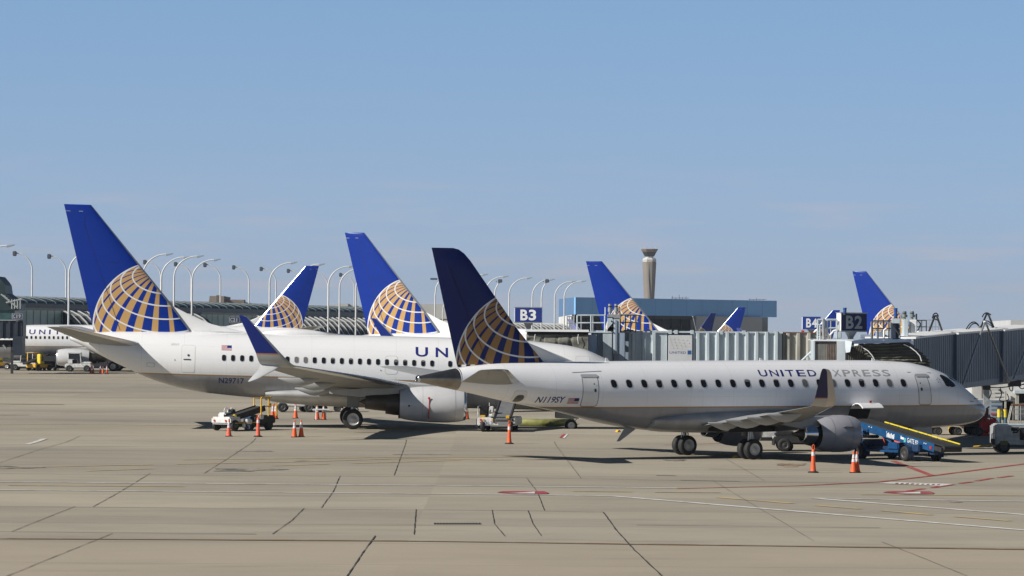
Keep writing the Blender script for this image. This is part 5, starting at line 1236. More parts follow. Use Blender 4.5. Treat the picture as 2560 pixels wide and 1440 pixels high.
    mb = MB(); rail(mb, 2181, 2236, (802, 821, 846), D + .8, 5, DSTEEL, .032); rail(mb, 2178, 2226, (805, 825, 846), D + 2.8, 4, STEEL, .03); mb.tube([P(2210, 845, D + .6), P(2210, 825, D + .6), P(2216, 821, D + .6)], .05, SIGNW, 6); mb.build('antenna_rod', root)
    mb = MB(); rail(mb, 2290, 2346, (800, 817, 830), D + 22, 8, STEEL, .02); rail(mb, 2290, 2316, (801, 817, 830), D + 20, 3, DSTEEL, .028)
    mb = MB()
    for a, b, y0, y1, o_, m in ((2230, 2240, 806, 846, .2, mat('lift_frame_dark', (.04, .055, .09), .45, dirt=.2)), (2241, 2249, 800, 846, .4, mat('lift_frame_dark', (.04, .055, .09), .45)), (2231, 2250, 796, 808, .1, BRG), (2236, 2243, 808, 846, .9, BRG), (2250, 2257, 798, 846, 1.2, STEEL)): mb.box(X(a), X(b), D + o_, D + o_ + .4, Z(a, y1), Z(a, y0), m)
    mb.tube([P(2231, 812, D + .1), P(2249, 838, D + .1)], .05, DSTEEL, 5); mb.tube([P(2249, 812, D + .3), P(2249, 845, D + .3)], .05, STEEL, 5); mb.build('lift_frame', root)
    for px, y0, y1 in ((2239, 771, 796), (2112, 770, 786)):
        mb = MB(); p = P(px, y1, D + .5); z1 = P(px, y0, D + .5).z; mb.cyl(p, (p.x, p.y, z1), .085, BLUEM, n=14); mb.cyl((p.x, p.y, z1 - .07), (p.x, p.y, z1 + .015), .10, BLUEM, n=14); mb.cyl((p.x, p.y, p.z - .02), (p.x, p.y, p.z + .06), .11, DSTEEL, n=12); mb.build('warning_beacon', root)
    for px in (2261, 2280): mb = MB(); motor(mb, px, 778, 799, D + 5, GREENM); mb.build('drive_motor', root)
    for a, b, y0, y1 in ((2258, 2269, 798, 846), (2275, 2291, 799, 832), (2269.4, 2274.6, 822, 832), (2087, 2103, 830, 846), (2150, 2176, 836, 846), (2190, 2206, 829, 846), (2206, 2214, 836, 846), (2216, 2230, 828, 846)):
        mb = MB(); mb.bbox(X(a, D + 5), X(b, D + 5), D + 4.8 - (a % 7) * .05, D + 5.5 + (a % 5) * .04, Z(a, y1, D + 5), Z(a, y0, D + 5), (BRG, STEEL, BRG, SIGNW, BRG, BRG, BRGD, BRG)[int(a) % 8], .03); mb.build('equipment_box', root)
    mb = MB()
    mb.tube([P(2291, 784, D + 5), P(2291, 808, D + 5)], .045, DSTEEL, 6); mb.tube([P(2252, 784, D + 5), P(2252, 800, D + 5)], .03, STEEL, 6); mb.tube([P(2293, 800, D + 5), P(2302, 810, D + 5), P(2296, 824, D + 5), P(2288, 829, D + 5)], .03, RUB, 6)
    mb.tube([P(2075, 838, D + 2), P(2084, 827, D + 2), P(2096, 824, D + 2)], .05, SIGNW, 6); mb.build('cabin_equipment', root)
    mb = MB(); mb.tube([P(2001, 905, D + 2), P(2034, 874, D + 2)], .06, BRG, 6); mb.tube([P(2034, 905, D + 2), P(2022, 886, D + 2)], .05, BRG, 6); mb.build('diagonal_brace', root)
bridge_b2()
# ---------------------------------------------------------------- terminal at the right
def terminal():
    root = empty('terminal_building', (0, 0, 0), 0, 'white terminal wing under the B2 bridge with dark doorways', 'terminal'); D = 247.
    X = lambda px: P(px, 1000, D).x; Z = lambda y: P(2500, y, D).z; g = G(30, D) - .1
    WW = mat('terminal_wall_white', (.62, .62, .60), .6, dirt=.2, dscale=.8); WB = mat('terminal_wall_blue_grey', (.20, .25, .30), .55, dirt=.25)
    mb = MB(); mb.box(X(2430), X(2760), D, D + 12, Z(1001), Z(850), WW); mb.box(X(2430), X(2507), D + .02, D + 12, g, Z(1001), WB); mb.box(X(2533), X(2760), D + .02, D + 12, g, Z(1001), WW); mb.build('wall', root)
    mb = MB(); mb.box(X(2528), X(2760), D + .4, D + 10, Z(851), Z(800), mat('terminal_upper_grey', (.50, .50, .50), .6, dirt=.1)); mb.box(X(2540), X(2760), D - .1, D + 10, Z(814), Z(811), BRGT); mb.build('upper_block', root)
    mb = MB(); mb.box(X(2507), X(2533), D + 1.2, D + 4, g, Z(1001), BLACK); mb.box(X(2543), X(2600), D - .3, D + .1, g + 1.2, Z(983), BLACK); mb.build('doorway', root)
    mb = MB()
    for px in (2510, 2537, 2541): mb.box(X(px), X(px + 3.5), D - .5, D - .2, g, Z(978), BRGT)
    mb.box(X(2533), X(2620), D - .6, D - .1, Z(983), Z(976), BRG); mb.box(X(2500), X(2560), D - .2, D, Z(1003), Z(999), STEEL); mb.build('door_frame', root)
    mb = MB(); mb.box(X(2477), X(2505), D - .12, D + .02, g, Z(1003), mat('roller_door_blue', (.22, .28, .34), .5, dirt=.2))
    for i in range(9): mb.box(X(2477), X(2505), D - .15, D - .12, g + .25 * i, g + .25 * i + .02, DSTEEL)
    mb.box(X(2493), X(2501), D - .2, D - .12, Z(1024), Z(1014), DBLUE); mb.box(X(2476), X(2488), D - .2, D - .12, Z(1036), Z(1033), RED); mb.build('roller_door', root)
    mb = MB(); mb.box(X(2441), X(2449), D - 3, D - 2.6, Z(995), Z(962), mat('cabinet_brown_grey', (.16, .14, .14), .6)); mb.box(X(2441), X(2447), D - 3.1, D - 2.7, Z(968), Z(960), DSTEEL)
    for px in (2497, 2499, 2499): mb.cyl((X(px), D - .05, Z(975)), (X(px), D - .12, Z(975)), .05, DSTEEL, n=8)
    mb.build('wall_cabinet', root)
terminal()
def left_end():
    D = 420.; root = empty('boarding_bridge', (0, 0, 0), 0, 'dark shaded boarding bridge and pier head at gate C19, cut by the left edge', 'jet bridge', 'passenger boarding bridges')
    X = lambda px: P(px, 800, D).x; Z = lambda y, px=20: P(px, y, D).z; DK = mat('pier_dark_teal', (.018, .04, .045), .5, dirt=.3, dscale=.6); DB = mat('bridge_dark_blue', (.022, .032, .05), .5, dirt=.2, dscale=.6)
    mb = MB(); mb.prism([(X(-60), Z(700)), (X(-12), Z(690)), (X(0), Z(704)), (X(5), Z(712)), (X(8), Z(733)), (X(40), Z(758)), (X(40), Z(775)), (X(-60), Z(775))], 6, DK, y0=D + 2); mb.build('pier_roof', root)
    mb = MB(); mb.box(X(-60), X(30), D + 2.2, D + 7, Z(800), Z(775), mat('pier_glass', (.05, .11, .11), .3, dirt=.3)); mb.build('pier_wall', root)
    mb = MB(); 
    for i in range(7): mb.tube([P(2 + 5 * i, 736 + 4 * i, D + 1.8), P(14 + 5 * i, 742 + 4.5 * i, D + 1.8)], .10, mat('truss_pale', (.35, .38, .38), .5), 5)
    for i in range(4): mb.tube([P(30 + 7 * i, 748, D + 1.8), P(30 + 7 * i, 772, D + 1.8)], .09, mat('truss_pale', (.35, .38, .38), .5), 5)
    mb.tube([P(15, 757, D + 1.8), P(55, 748, D + 1.8)], .1, mat('truss_pale', (.35, .38, .38), .5), 5); mb.build('pier_truss', root)
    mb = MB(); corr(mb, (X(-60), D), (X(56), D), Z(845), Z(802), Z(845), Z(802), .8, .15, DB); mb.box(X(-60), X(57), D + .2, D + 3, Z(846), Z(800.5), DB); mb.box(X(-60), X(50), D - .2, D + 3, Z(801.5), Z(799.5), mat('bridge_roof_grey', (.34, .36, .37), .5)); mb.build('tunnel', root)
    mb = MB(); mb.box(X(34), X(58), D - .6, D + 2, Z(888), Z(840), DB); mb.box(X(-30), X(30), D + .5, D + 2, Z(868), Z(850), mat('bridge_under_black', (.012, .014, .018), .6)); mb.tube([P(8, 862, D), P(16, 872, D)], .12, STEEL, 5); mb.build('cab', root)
    mb = MB(); mb.box(X(-14), X(-8), D + .5, D + 1.2, G(-50, D), Z(850), DSTEEL); mb.box(X(26), X(31), D + .5, D + 1.2, G(-50, D), Z(850), DSTEEL); mb.build('support_leg', root)
    gate_sign('small navy gate sign reading C19 at the far left', 'C19', 30, 55, 784, 797, D - 1, txtcol=mat('sign_dull_white', (.42, .42, .42), .5), foot=.3, tz=.8, mb_col=mat('sign_navy_far', (.02, .03, .10), .45))
    gate_sign('small navy gate sign reading C21 above the roof of the registration N29717 airliner', 'C21', 573, 598, 793, 806, 520, txtcol=mat('sign_dull_white', (.42, .42, .42), .5), foot=.5, tz=.8, mb_col=mat('sign_navy_far', (.02, .03, .10), .45))
left_end()
# ---------------------------------------------------------------- cones and posts
def make_cone(h=.92, band=True, col=ORG):
    root = empty('traffic_cone', (0, 0, 0)); mb = MB()
    mb.bbox(-.19, .19, -.19, .19, 0, .04, RUB, .015); mb.build('base', root)
    mb = MB(); r = lambda z: .145 - (.145 - .03) * (z - .04) / (h - .04)
    mb.lathe([(.03, .16), (.05, .15), (.10, r(.10)), (h * .52, r(h * .52)), (h * .86, r(h * .86)), (h * .97, r(h * .97)), (h, .028), (h, .001)], (0, 0, 0), 'z', col, 20)
    mb.build('cone_body', root)
    mb = MB()
    for a, b in ((.52, .66), (.69, .86)): mb.lathe([(h * a, r(h * a) + .004), (h * b, r(h * b) + .004)], (0, 0, 0), 'z', REFL, 20)
    mb.build('reflective_band', root); return root
def make_post2(col=ORG):
    root = empty('delineator_post', (0, 0, 0)); mb = MB(); mb.lathe([(0, .24), (.05, .23), (.08, .12), (.08, .001)], (0, 0, 0), 'z', RUB, 16); mb.build('base', root)
    mb = MB(); mb.lathe([(.06, .14), (.12, .12), (.40, .095), (.98, .072), (1.02, .04), (1.02, .001)], (0, 0, 0), 'z', col, 20)
    mb.tube([(-.045, 0, 1.0), (-.045, 0, 1.17), (0, 0, 1.22), (.045, 0, 1.17), (.045, 0, 1.0)], .02, ORG, 6); mb.build('post', root)
    mb = MB()
    for a, b in ((.42, .60), (.74, .90)): mb.lathe([(a, .098 - .02 * a), (b, .098 - .02 * b)], (0, 0, 0), 'z', REFL, 20)
    mb.build('reflective_band', root); return root
def at(o, px, py, rz=0., s=1.):
    q = hit(px, py); o.location = (q.x, q.y, G(q.x, q.y)); o.rotation_euler = (0, 0, R(rz)); o.scale = (s, s, s); return o
c0 = make_cone(); c1 = make_cone(.90, True, PINK)
cones = [(2134, 1182, 'orange cone in front of the regional jet engine, left one of the nearest pair'), (2142, 1181.5, 'orange cone in front of the regional jet engine, right one of the nearest pair'),
 (736, 1093, 'orange cone on open concrete left of the airliner wheel, left of that pair'), (753, 1092.5, 'orange cone on open concrete left of the airliner wheel, right of that pair'),
 (682, 1048, 'orange cone behind the white belt loader, left one of a touching pair'), (689, 1047.5, 'orange cone behind the white belt loader, right one of a touching pair'),
 (739, 1046, 'lone orange cone before the white cart under the airliner belly'), (793, 1049, 'orange cone with a white bar behind it, left one of that pair'), (809, 1049.5, 'orange cone with a white bar behind it, right one of that pair'), (1167, 1048, 'orange cone half hidden beside the airliner engine intake')]
for i, (px, py, lb) in enumerate(cones): tag(at(c0 if i == 0 else copy_tree(c0), px, py), lb, 'traffic cone', 'orange traffic cones around the parked aircraft')
tag(at(c1, 572, 1091), 'faded pink-red cone in front of the white belt loader tail', 'traffic cone', 'orange traffic cones around the parked aircraft')
for px, py, nm in ((227, 934, 'first'), (233, 934, 'second'), (251, 935, 'third'), (257, 934, 'fourth'), (267, 935, 'fifth')):
    tag(at(copy_tree(c0), px, py), 'tiny far cone right of the white far tractor, %s from the left in that row' % nm, 'traffic cone', 'orange traffic cones around the parked aircraft')
p0 = make_post2(); p1 = make_post2(PINK)
tag(at(p0, 1273, 1110), 'orange and white striped post in front of the BL3 belt loader', 'traffic post', 'striped posts marking the gate edges'); tag(at(copy_tree(p0), 2033, 1182), 'orange and white striped post with a loop handle, nearest, by the regional jet engine', 'traffic post', 'striped posts marking the gate edges')
tag(at(p1, 645, 1092), 'faded pinkish striped post in front of the white belt loader cab end', 'traffic post', 'striped posts marking the gate edges')
mb = MB(); a, b = hit(781, 1050), hit(822, 1050); z = a.z + .62; mb.cyl((a.x, a.y + .35, z), (b.x, b.y + .35, z), .05, SIGNW, n=8); mb.cyl((a.x + .2, a.y + .35, a.z), (a.x + .2, a.y + .35, z), .03, SIGNW, n=6); mb.cyl((b.x - .2, b.y + .35, b.z), (b.x - .2, b.y + .35, z), .03, SIGNW, n=6); o = mb.build('tow_bar'); tag(o, 'thin white bar lying across behind two orange cones', 'tow bar')
# wheel chocks
def chock(px, py, n):
    q = hit(px, py); mb = MB(); mb.prism([(-.12, 0), (.12, 0), (.04, .11), (-.04, .11)], .26, YEL, y0=-.13); o = mb.build('wheel_chock'); o.location = (q.x, q.y, G(q.x, q.y)); o.rotation_euler = (0, 0, R(29)); tag(o, n, 'wheel chock')
chock(1715, 1134, 'yellow chock under the far main wheels of the regional jet'); chock(1838, 1145, 'yellow chock behind the near main wheels of the regional jet'); chock(1545, 1080, 'small yellow chock on the ground right of the airliner nose wheel')
# ---------------------------------------------------------------- service vehicles
def fender(mb, x, y, z, r, w, m):
    pts = [(x + r * math.cos(a), z + r * math.sin(a)) for a in [R(205 - 230 * i / 10) for i in range(11)]]
    mb.loft([[(p[0], y, p[1]) for p in pts], [(p[0], y + w, p[1]) for p in pts]], m, False, closed=False, caps=False)
def gate_loader():
    D = Vector((.485, -.875, 0)); q = hit(2265, 1153); root = empty('belt_loader', (q.x, q.y, G(q.x, q.y)), math.atan2(D.y, D.x), 'blue belt loader lettered GATE B2 with yellow rail, raised to the regional jet hold', 'belt loader', 'baggage belt loaders')
    # local: +x towards the low end (camera), +y = right of travel seen from above (screen right)
    Y0, Y1 = -.15, 1.65     # near side plane at screen left is y<0 once turned
    s = -1
    L = lambda x, y, z: (x, y, z)
    mb = MB(); mb.bbox(-4.3, .9, .15, 1.65, .42, .66, DBLUE, .04); mb.bbox(-3.9, -3.1, .05, 1.65, .62, .95, DBLUE, .06); mb.bbox(-1.7, -.8, .1, .4, .50, .85, GSEB, .05); mb.bbox(.3, .9, .1, 1.7, .45, .80, DBLUE, .04); mb.bbox(-1.9, -.9, .5, 1.6, .6, .9, DARK, .05)
    for x in (-3.65, 0): fender(mb, x, -.16, .36, .43, .32, DBLUE); fender(mb, x, 1.55, .36, .43, .32, DBLUE)
    mb.bbox(-3.2, -.5, -.12, .12, .38, .48, GSEB, .02); mb.build('chassis', root)
    for x in (-3.65, 0):
        for y in (0, 1.72): wb = MB(); wheel(wb, (x, y, .36), .36, .26); wb.build('wheel', root)
    # boom
    za, zb_ = 1.84, .74; xa, xb = -5.0, 2.45; sl = math.atan2(zb_ - za, xb - xa)
    M = Matrix.Translation((xa, 0, za)) @ Matrix.Rotation(-sl, 4, 'Y'); LN = math.hypot(xb - xa, zb_ - za)
    mb = MB(); mb.box(0, LN - .6, .30, .36, -.36, .02, GSEB, M); mb.box(0, LN - .6, 1.38, 1.44, -.36, .02, GSEB, M); mb.box(LN - .6, LN, .28, 1.46, -.26, -.06, DARK, M)
    for i in range(8): mb.box(.3 + i * .85, .36 + i * .85, .36, 1.38, -.30, -.22, DBLUE, M)
    for x in (1.5, 1.7, 3.0, 4.2, 6.1, 6.25): mb.box(x, x + .05, .285, .30, -.10, -.05, SIGNW, M)
    mb.box(6.6, 6.75, .28, .30, -.26, -.13, RED, M); mb.box(3.7, 4.2, .285, .30, -.42, -.36, PINK, M); mb.build('boom', root)
    f = lambda x, z: tuple(M @ Vector((x, .285, z))); mb = MB(); put_text(mb, 'GATE B2', f, SIGNW, 4.75, 5.65, -.27, -.05); mb.box(4.48, 4.64, .285, .295, -.30, -.10, mat('decal_teal', (.10, .42, .42), .5), M); mb.box(4.2, 4.46, .285, .295, -.20, -.10, SIGNW, M)
    for i in range(6): mb.box(3.05 + i * .11, 3.12 + i * .11, .285, .295, -.31, -.13 + .05 * (i % 2), SIGNW, M)
    mb.build('boom_lettering', root)
    mb = MB(); mb.box(.02, LN, .40, 1.34, .0, .05, BELT, M); mb.cyl(M @ Vector((LN, .40, -.06)), M @ Vector((LN, 1.34, -.06)), .11, BELT); mb.cyl(M @ Vector((0, .40, -.06)), M @ Vector((0, 1.34, -.06)), .11, BELT); mb.build('conveyor', root)
    mb = MB(); mb.box(1.2, LN - .1, 1.38, 1.44, .07, .12, YELB, M)
    for i in range(8): mb.box(.8 + i * .8, .84 + i * .8, 1.38, 1.42, 0, .12, DARK, M)
    mb.build('side_rail', root)
    mb = MB()
    for y in (.5, .75): mb.tube([(-1.6, y, .65), (-3.1, y, 1.35)], .06, GSEB, 8); mb.tube([(-1.9, y, .9), (-2.6, y, 1.2)], .035, CHROME, 8)
    mb.tube([(-1.2, 1.2, .65), (-3.1, 1.2, 1.35)], .06, DBLUE, 8); mb.tube([(-2.3, .4, .7), (-2.5, .4, 1.1)], .03, RED, 6); mb.tube([(1.3, .6, .45), (1.5, .6, .85)], .04, STEEL, 6); mb.box(1.2, 1.6, .5, .7, .35, .45, DBLUE); mb.build('lift_cylinder', root)
    mb = MB(); mb.tube([(-4.0, -.05, 1.0), (-4.0, -.05, 1.42), (-3.1, -.05, 1.42), (-3.0, -.05, 1.05)], .03, DBLUE, 6); mb.bbox(-3.6, -3.2, .2, .7, 1.0, 1.15, BLACK, .04); mb.bbox(-3.9, -3.75, .1, .5, 1.0, 1.35, GSEB, .03); mb.box(-3.80, -3.05, -.07, -.05, 1.05, 1.20, REFL)
    for i in range(5): mb.box(-3.75 + .14 * i, -3.68 + .14 * i, -.075, -.06, 1.08, 1.18, DBLUE)
    mb.build('operator_platform', root)
    return root
gate_loader()
def bl3():
    q = hit(1240, 1080); root = empty('belt_loader', (q.x, q.y, G(q.x, q.y)), R(-4), 'white belt loader lettered BL3 seen from behind beside the airliner engine intake', 'belt loader', 'baggage belt loaders')
    mb = MB(); mb.bbox(-1.05, 1.08, 0, 5.2, .34, .80, GSEW, .05); mb.box(-1.10, -1.02, .1, 3.5, .25, .72, DARK); mb.bbox(-.30, 1.0, .0, .3, .78, .84, DARK, .01)
    mb.add([(-.1, -.03, .76), (.72, -.03, .76), (.72, -.03, .36), (.16, -.03, .36)], [(0, 1, 2, 3)], mat('tail_shadow_grey', (.22, .22, .22), .6, dirt=.2)); mb.build('body', root)  # slanted shadow painted as a grey quad on the white tail
    for x in (-.75, .8):
        for y in (.25, 4.0): wb = MB(); wb.lathe([(-.12, .2), (-.12, .31), (0, .35), (.12, .31), (.12, .2)], (x, y, .35), 'x', TYRE, 24); wb.cyl((x - .09, y, .35), (x + .09, y, .35), .2, HUB); wb.build('wheel', root)
    mb = MB(); 
    for x, m in ((-.84, RED), (-.68, YEL), (-.2, YEL), (.92, DARK)): mb.cyl((x, -.0, .66), (x, -.035, .66), .06, m, n=14)
    for x0, x1 in ((-.86, -.66), (.86, 1.04)): mb.box(x0, x1, -.03, .0, .40, .48, BLACK)
    mb.box(-.9, -.84, -.03, 0, .52, .56, RED); mb.build('tail_lamp', root)
    mb = MB(); put_text(mb, 'BL3', lambda x, z: (x, -.035, z), NAVYD, -.62, -.20, .40, .58); mb.build('fleet_lettering', root)
    mb = MB(); mb.bbox(-.98, -.50, .9, 1.3, .82, 1.42, BLACK, .05); mb.bbox(-.95, -.55, .5, 1.0, .80, .92, BLACK, .04); mb.bbox(-.9, -.6, .05, .3, .80, .92, YEL, .02); mb.tube([(-1.02, .3, .8), (-1.02, .3, 1.38), (-1.02, 1.4, 1.38)], .03, STEEL, 6); mb.bbox(-.45, -.2, .9, 1.2, 1.05, 1.4, GSEW, .04); mb.tube([(-.4, .6, .8), (-.38, .7, 1.2)], .04, DARK, 6); mb.cyl((-.42, .5, .9), (-.26, .5, .9), .08, GSEW); mb.tube([(-.45, 1, 1.4), (-.45, 1, 1.6)], .015, SIGNW, 5); mb.build('operator_seat', root)
    mb = MB(); M = Matrix.Translation((.30, -.1, .66)) @ Matrix.Rotation(R(12.), 4, 'X'); mb.box(-.38, .42, 0, 6.2, .0, .06, mat('belt_grey', (.16, .165, .17), .7, dirt=.2), M); mb.box(-.46, -.38, 0, 6.2, -.15, .12, DARK, M); mb.box(.42, .50, 0, 6.2, -.15, .12, DARK, M); mb.box(-.38, .42, .1, 6.1, -.25, -.05, DARK, M); mb.build('conveyor', root)
    mb = MB(); mb.bbox(.55, .75, -.15, 0, .74, .92, YEL, .02); mb.build('hitch', root)
bl3()
def white_loader():
    q = hit(596, 1076); root = empty('belt_loader', (q.x, q.y, G(q.x, q.y)), R(52), 'white belt loader with black conveyor and yellow guard rails left of the airliner belly', 'belt loader', 'baggage belt loaders')
    mb = MB(); mb.bbox(-1.65, -.5, -.75, .85, .40, .86, GSEW, .10); mb.bbox(-.9, .0, .35, .95, .7, 1.12, GSEW, .08); mb.bbox(-1.3, 2.4, -.7, .85, .30, .52, DARK, .04); mb.bbox(.6, 2.5, -.9, -.35, .45, .85, DARK, .05); mb.bbox(1.4, 2.5, -.8, .9, .42, .95, DBLUE, .06); mb.bbox(-.2, .3, -.92, -.55, .40, .72, GSEW, .05)
    mb.tube([(-1.2, -.80, .48), (.9, -.95, .52)], .035, YEL, 6); mb.bbox(.9, 1.3, -.98, -.8, .7, 1.0, GSEW, .04); mb.cyl((-.4, -.76, .32), (-.4, -.84, .32), .14, GSEW); mb.build('body', root)
    for x in (-1.15, 2.0):
        for y in (-.72, .78): wb = MB(); wheel(wb, (x, y, .34), .34, .25); wb.build('wheel', root)
    mb = MB(); M = Matrix.Translation((-1.0, -.35, .78)) @ Matrix.Rotation(R(-12), 4, 'Y'); mb.box(0, 3.0, -.1, .62, -.06, .10, BELT, M); mb.box(0, 3.0, -.16, -.1, -.20, .16, BELT, M); mb.box(0, 3.0, .62, .68, -.2, .16, DARK, M); mb.build('conveyor', root)
    mb = MB(); mb.cyl((-1.66, -.45, .62), (-1.70, -.45, .62), .07, RED); mb.cyl((-1.66, .5, .62), (-1.70, .5, .62), .07, RED); mb.bbox(-.95, -.75, -.55, -.35, .78, 1.0, YELB, .03); mb.build('tail_lamp', root)
    mb = MB()
    for x, y in ((1.05, -.95), (1.75, -.95), (2.5, -.95)): mb.tube([(x, y, .9), (x, y, 2.05 if x < 2 else 1.75)], .05, YEL, 8)
    mb.tube([(1.05, -.95, 2.05), (1.9, -.95, 2.05), (2.4, -.6, 2.1)], .05, YEL, 8); mb.tube([(1.05, -.95, 1.5), (1.75, -.95, 1.52)], .03, DARK, 6); mb.tube([(2.5, -.95, 1.75), (2.6, -.9, 1.3), (2.55, -.9, .9)], .04, DARK, 6); mb.tube([(1.9, .4, .9), (1.9, .4, 2.0), (2.4, .4, 2.0)], .045, YEL, 8); mb.bbox(1.85, 2.05, -.95, -.8, 1.45, 1.7, YEL, .03); mb.build('guard_rail', root)
    mb = MB(); mb.tube([(-.55 + .28 * math.cos(a), .55 + .1 * math.cos(a), 1.22 + .18 * math.sin(a)) for a in [2 * math.pi * i / 16 for i in range(17)]], .03, SIGNW, 6); mb.tube([(-.1, .6, 1.1), (.1, .7, 1.4), (.3, .6, 1.35), (.2, .5, 1.1)], .05, GSEW, 6); mb.bbox(-.2, .15, .35, .75, 1.1, 1.32, DARK, .05); mb.build('steering_wheel', root)
    mb = MB(); put_text(mb, '3', lambda x, z: (x, -.86, z), SIGNW, -.1, .12, .10, .34); mb.bbox(-.25, .3, -.85, -.7, .06, .38, DBLUE, .02); mb.build('number_plate', root)
white_loader()
for o in bpy.data.objects:
    if o.get('label', '').startswith('white belt loader with black'): o.scale = (.88, .88, .88)
def duct():
    mb = MB(); L_ = [(1290, 1066), (1330, 1067), (1372, 1068), (1405, 1066), (1432, 1061)]; pts = [hit(*p) for p in L_]; mb.tube([p + Vector((0, 1.2, .22)) for p in pts], [.19, .22, .22, .21, .12], mat('hose_olive_yellow', (.25, .26, .07), .7, dirt=.3, dscale=3, bump=.4), 14); o = mb.build('air_hose'); tag(o, 'fat olive yellow air hose lying behind the BL3 belt loader', 'hose')
duct()
def tug(name_label, px, py, rz, s=1., col=GSEW, cab=True, group=None, cat='tractor'):
    root = empty('ramp_tractor', (0, 0, 0), 0, name_label, cat, group); at(root, px, py, rz, s)
    mb = MB(); mb.bbox(-1.3, 1.35, -.7, .7, .35, .80, col, .08); mb.bbox(.35, 1.35, -.62, .62, .75, 1.0, col, .08); mb.box(-1.38, -1.3, -.6, .6, .3, .5, DARK); mb.box(1.35, 1.43, -.65, .65, .3, .55, DARK); mb.build('body', root)
    if cab:
        mb = MB(); 
        for x, y in ((-.95, -.62), (-.95, .62), (.35, -.62), (.35, .62)): mb.tube([(x, y, .78), (x - (.0 if x < 0 else .12), y, 1.85)], .045, col, 6)
        mb.bbox(-1.05, .30, -.70, .70, 1.82, 1.92, col, .03); mb.box(-1.0, -.55, -.66, -.62, .8, 1.25, col); mb.build('cab_frame', root); mb = MB(); mb.box(-.92, .28, -.60, .60, 1.25, 1.80, GLASS); mb.bbox(-.7, -.2, -.4, .4, .8, 1.2, DARK, .05); mb.build('cab_glass', root)
    for x in (-.85, .9):
        for y in (-.66, .66): wb = MB(); wheel(wb, (x, y, .33), .33, .24); wb.build('wheel', root)
    mb = MB(); mb.cyl((1.43, -.4, .68), (1.46, -.4, .68), .08, SIGNW); mb.cyl((1.43, .4, .68), (1.46, .4, .68), .08, SIGNW); mb.build('headlight', root)
    return root
def cart(label, px, py, rz, L=3., col=DARK, deck=.55, rails=True, s=1., load=None):
    root = empty('baggage_cart', (0, 0, 0), 0, label, 'cart'); at(root, px, py, rz, s)
    mb = MB(); mb.bbox(-L / 2, L / 2, -.75, .75, deck - .12, deck, col, .02); mb.tube([(L / 2, 0, deck - .15), (L / 2 + .9, 0, .25)], .05, DARK, 6)
    if rails:
        for x in (-L / 2 + .05, L / 2 - .05): mb.box(x - .03, x + .03, -.72, .72, deck, deck + .5, col)
    mb.build('deck', root)
    for x in (-L / 2 + .45, L / 2 - .45):
        for y in (-.6, .6): wb = MB(); wheel(wb, (x, y, .22), .22, .14); wb.build('wheel', root)
    if load: mb = MB(); mb.bbox(-L / 2 + .1, L / 2 - .1, -.65, .65, deck + .01, deck + load[0], load[1], .05); mb.build('load', root)
    return root
G1 = 'white ramp tractors'
tug('white ramp tractor with dark cab windows under the far airliner engine', 196, 929, 0, 1.12)
tug('grey-white ramp tractor in shade beneath the far airliner nose', 62, 926, 175, 1.1)
def far_loader(label, px, py, rz):
    root = empty('belt_loader', (0, 0, 0), 0, label, 'belt loader', 'baggage belt loaders'); at(root, px, py, rz)
    mb = MB(); mb.bbox(-1.6, 1.4, -.7, .7, .35, .8, YEL, .06); mb.bbox(-.6, .2, -.6, -.1, .8, 1.9, YELB, .05); mb.tube([(-1.4, .6, .8), (-1.4, .6, 2.0), (.6, .6, 2.0)], .07, YEL, 6); mb.build('body', root)
    mb = MB(); M = Matrix.Translation((-2.2, 0, .8)) @ Matrix.Rotation(R(-14), 4, 'Y'); mb.box(0, 5, .0, .7, -.1, .1, BELT, M); mb.build('conveyor', root)
    for x in (-1.1, 1.0):
        for y in (-.66, .66): wb = MB(); wheel(wb, (x, y, .36), .36, .26); wb.build('wheel', root)
far_loader('yellow belt loader between the two far tractors at the left', 98, 927, 60); far_loader('yellow-orange belt loader at the far left frame edge', 3, 922, 200)
cart('dark baggage cart right of the yellow far belt loader', 124, 927, 90, 2.4, DARK, 1.2); cart('dark low cart between the far tractor and the airliner tail', 300, 922, 0, 3.2, DARK, .7)
cart('dark low cart at far left between loaders', 36, 921, 10, 2.4, DBLUE, 1.1)
# dark shaded wing, pylons and gear stand under the far airliner; small hi-vis box on a stand
mb = MB(); mb.bbox(-.35, .35, -.3, .3, 1.25, 2.1, YELB, .05); mb.cyl((0, 0, 0), (0, 0, 1.3), .09, DARK); mb.cyl((0, 0, 0), (0, 0, .1), .35, DARK); o = mb.build('work_light'); tag(at(o, 140, 924), 'yellow box on a dark stand left of the far airliner engine', 'equipment')
# behind the airliner belly
t = tug('low white tractor seen under the airliner belly behind a lone cone', 742, 1030, 180, 1.0, GSEW, False); cart('dark baggage cart seen under the airliner belly, left of its main wheel', 783, 1029, 10, 2.2, DARK, .75); cart('dark cart right behind the airliner main wheel', 822, 1029, 5, 2.0, DARK, .7)
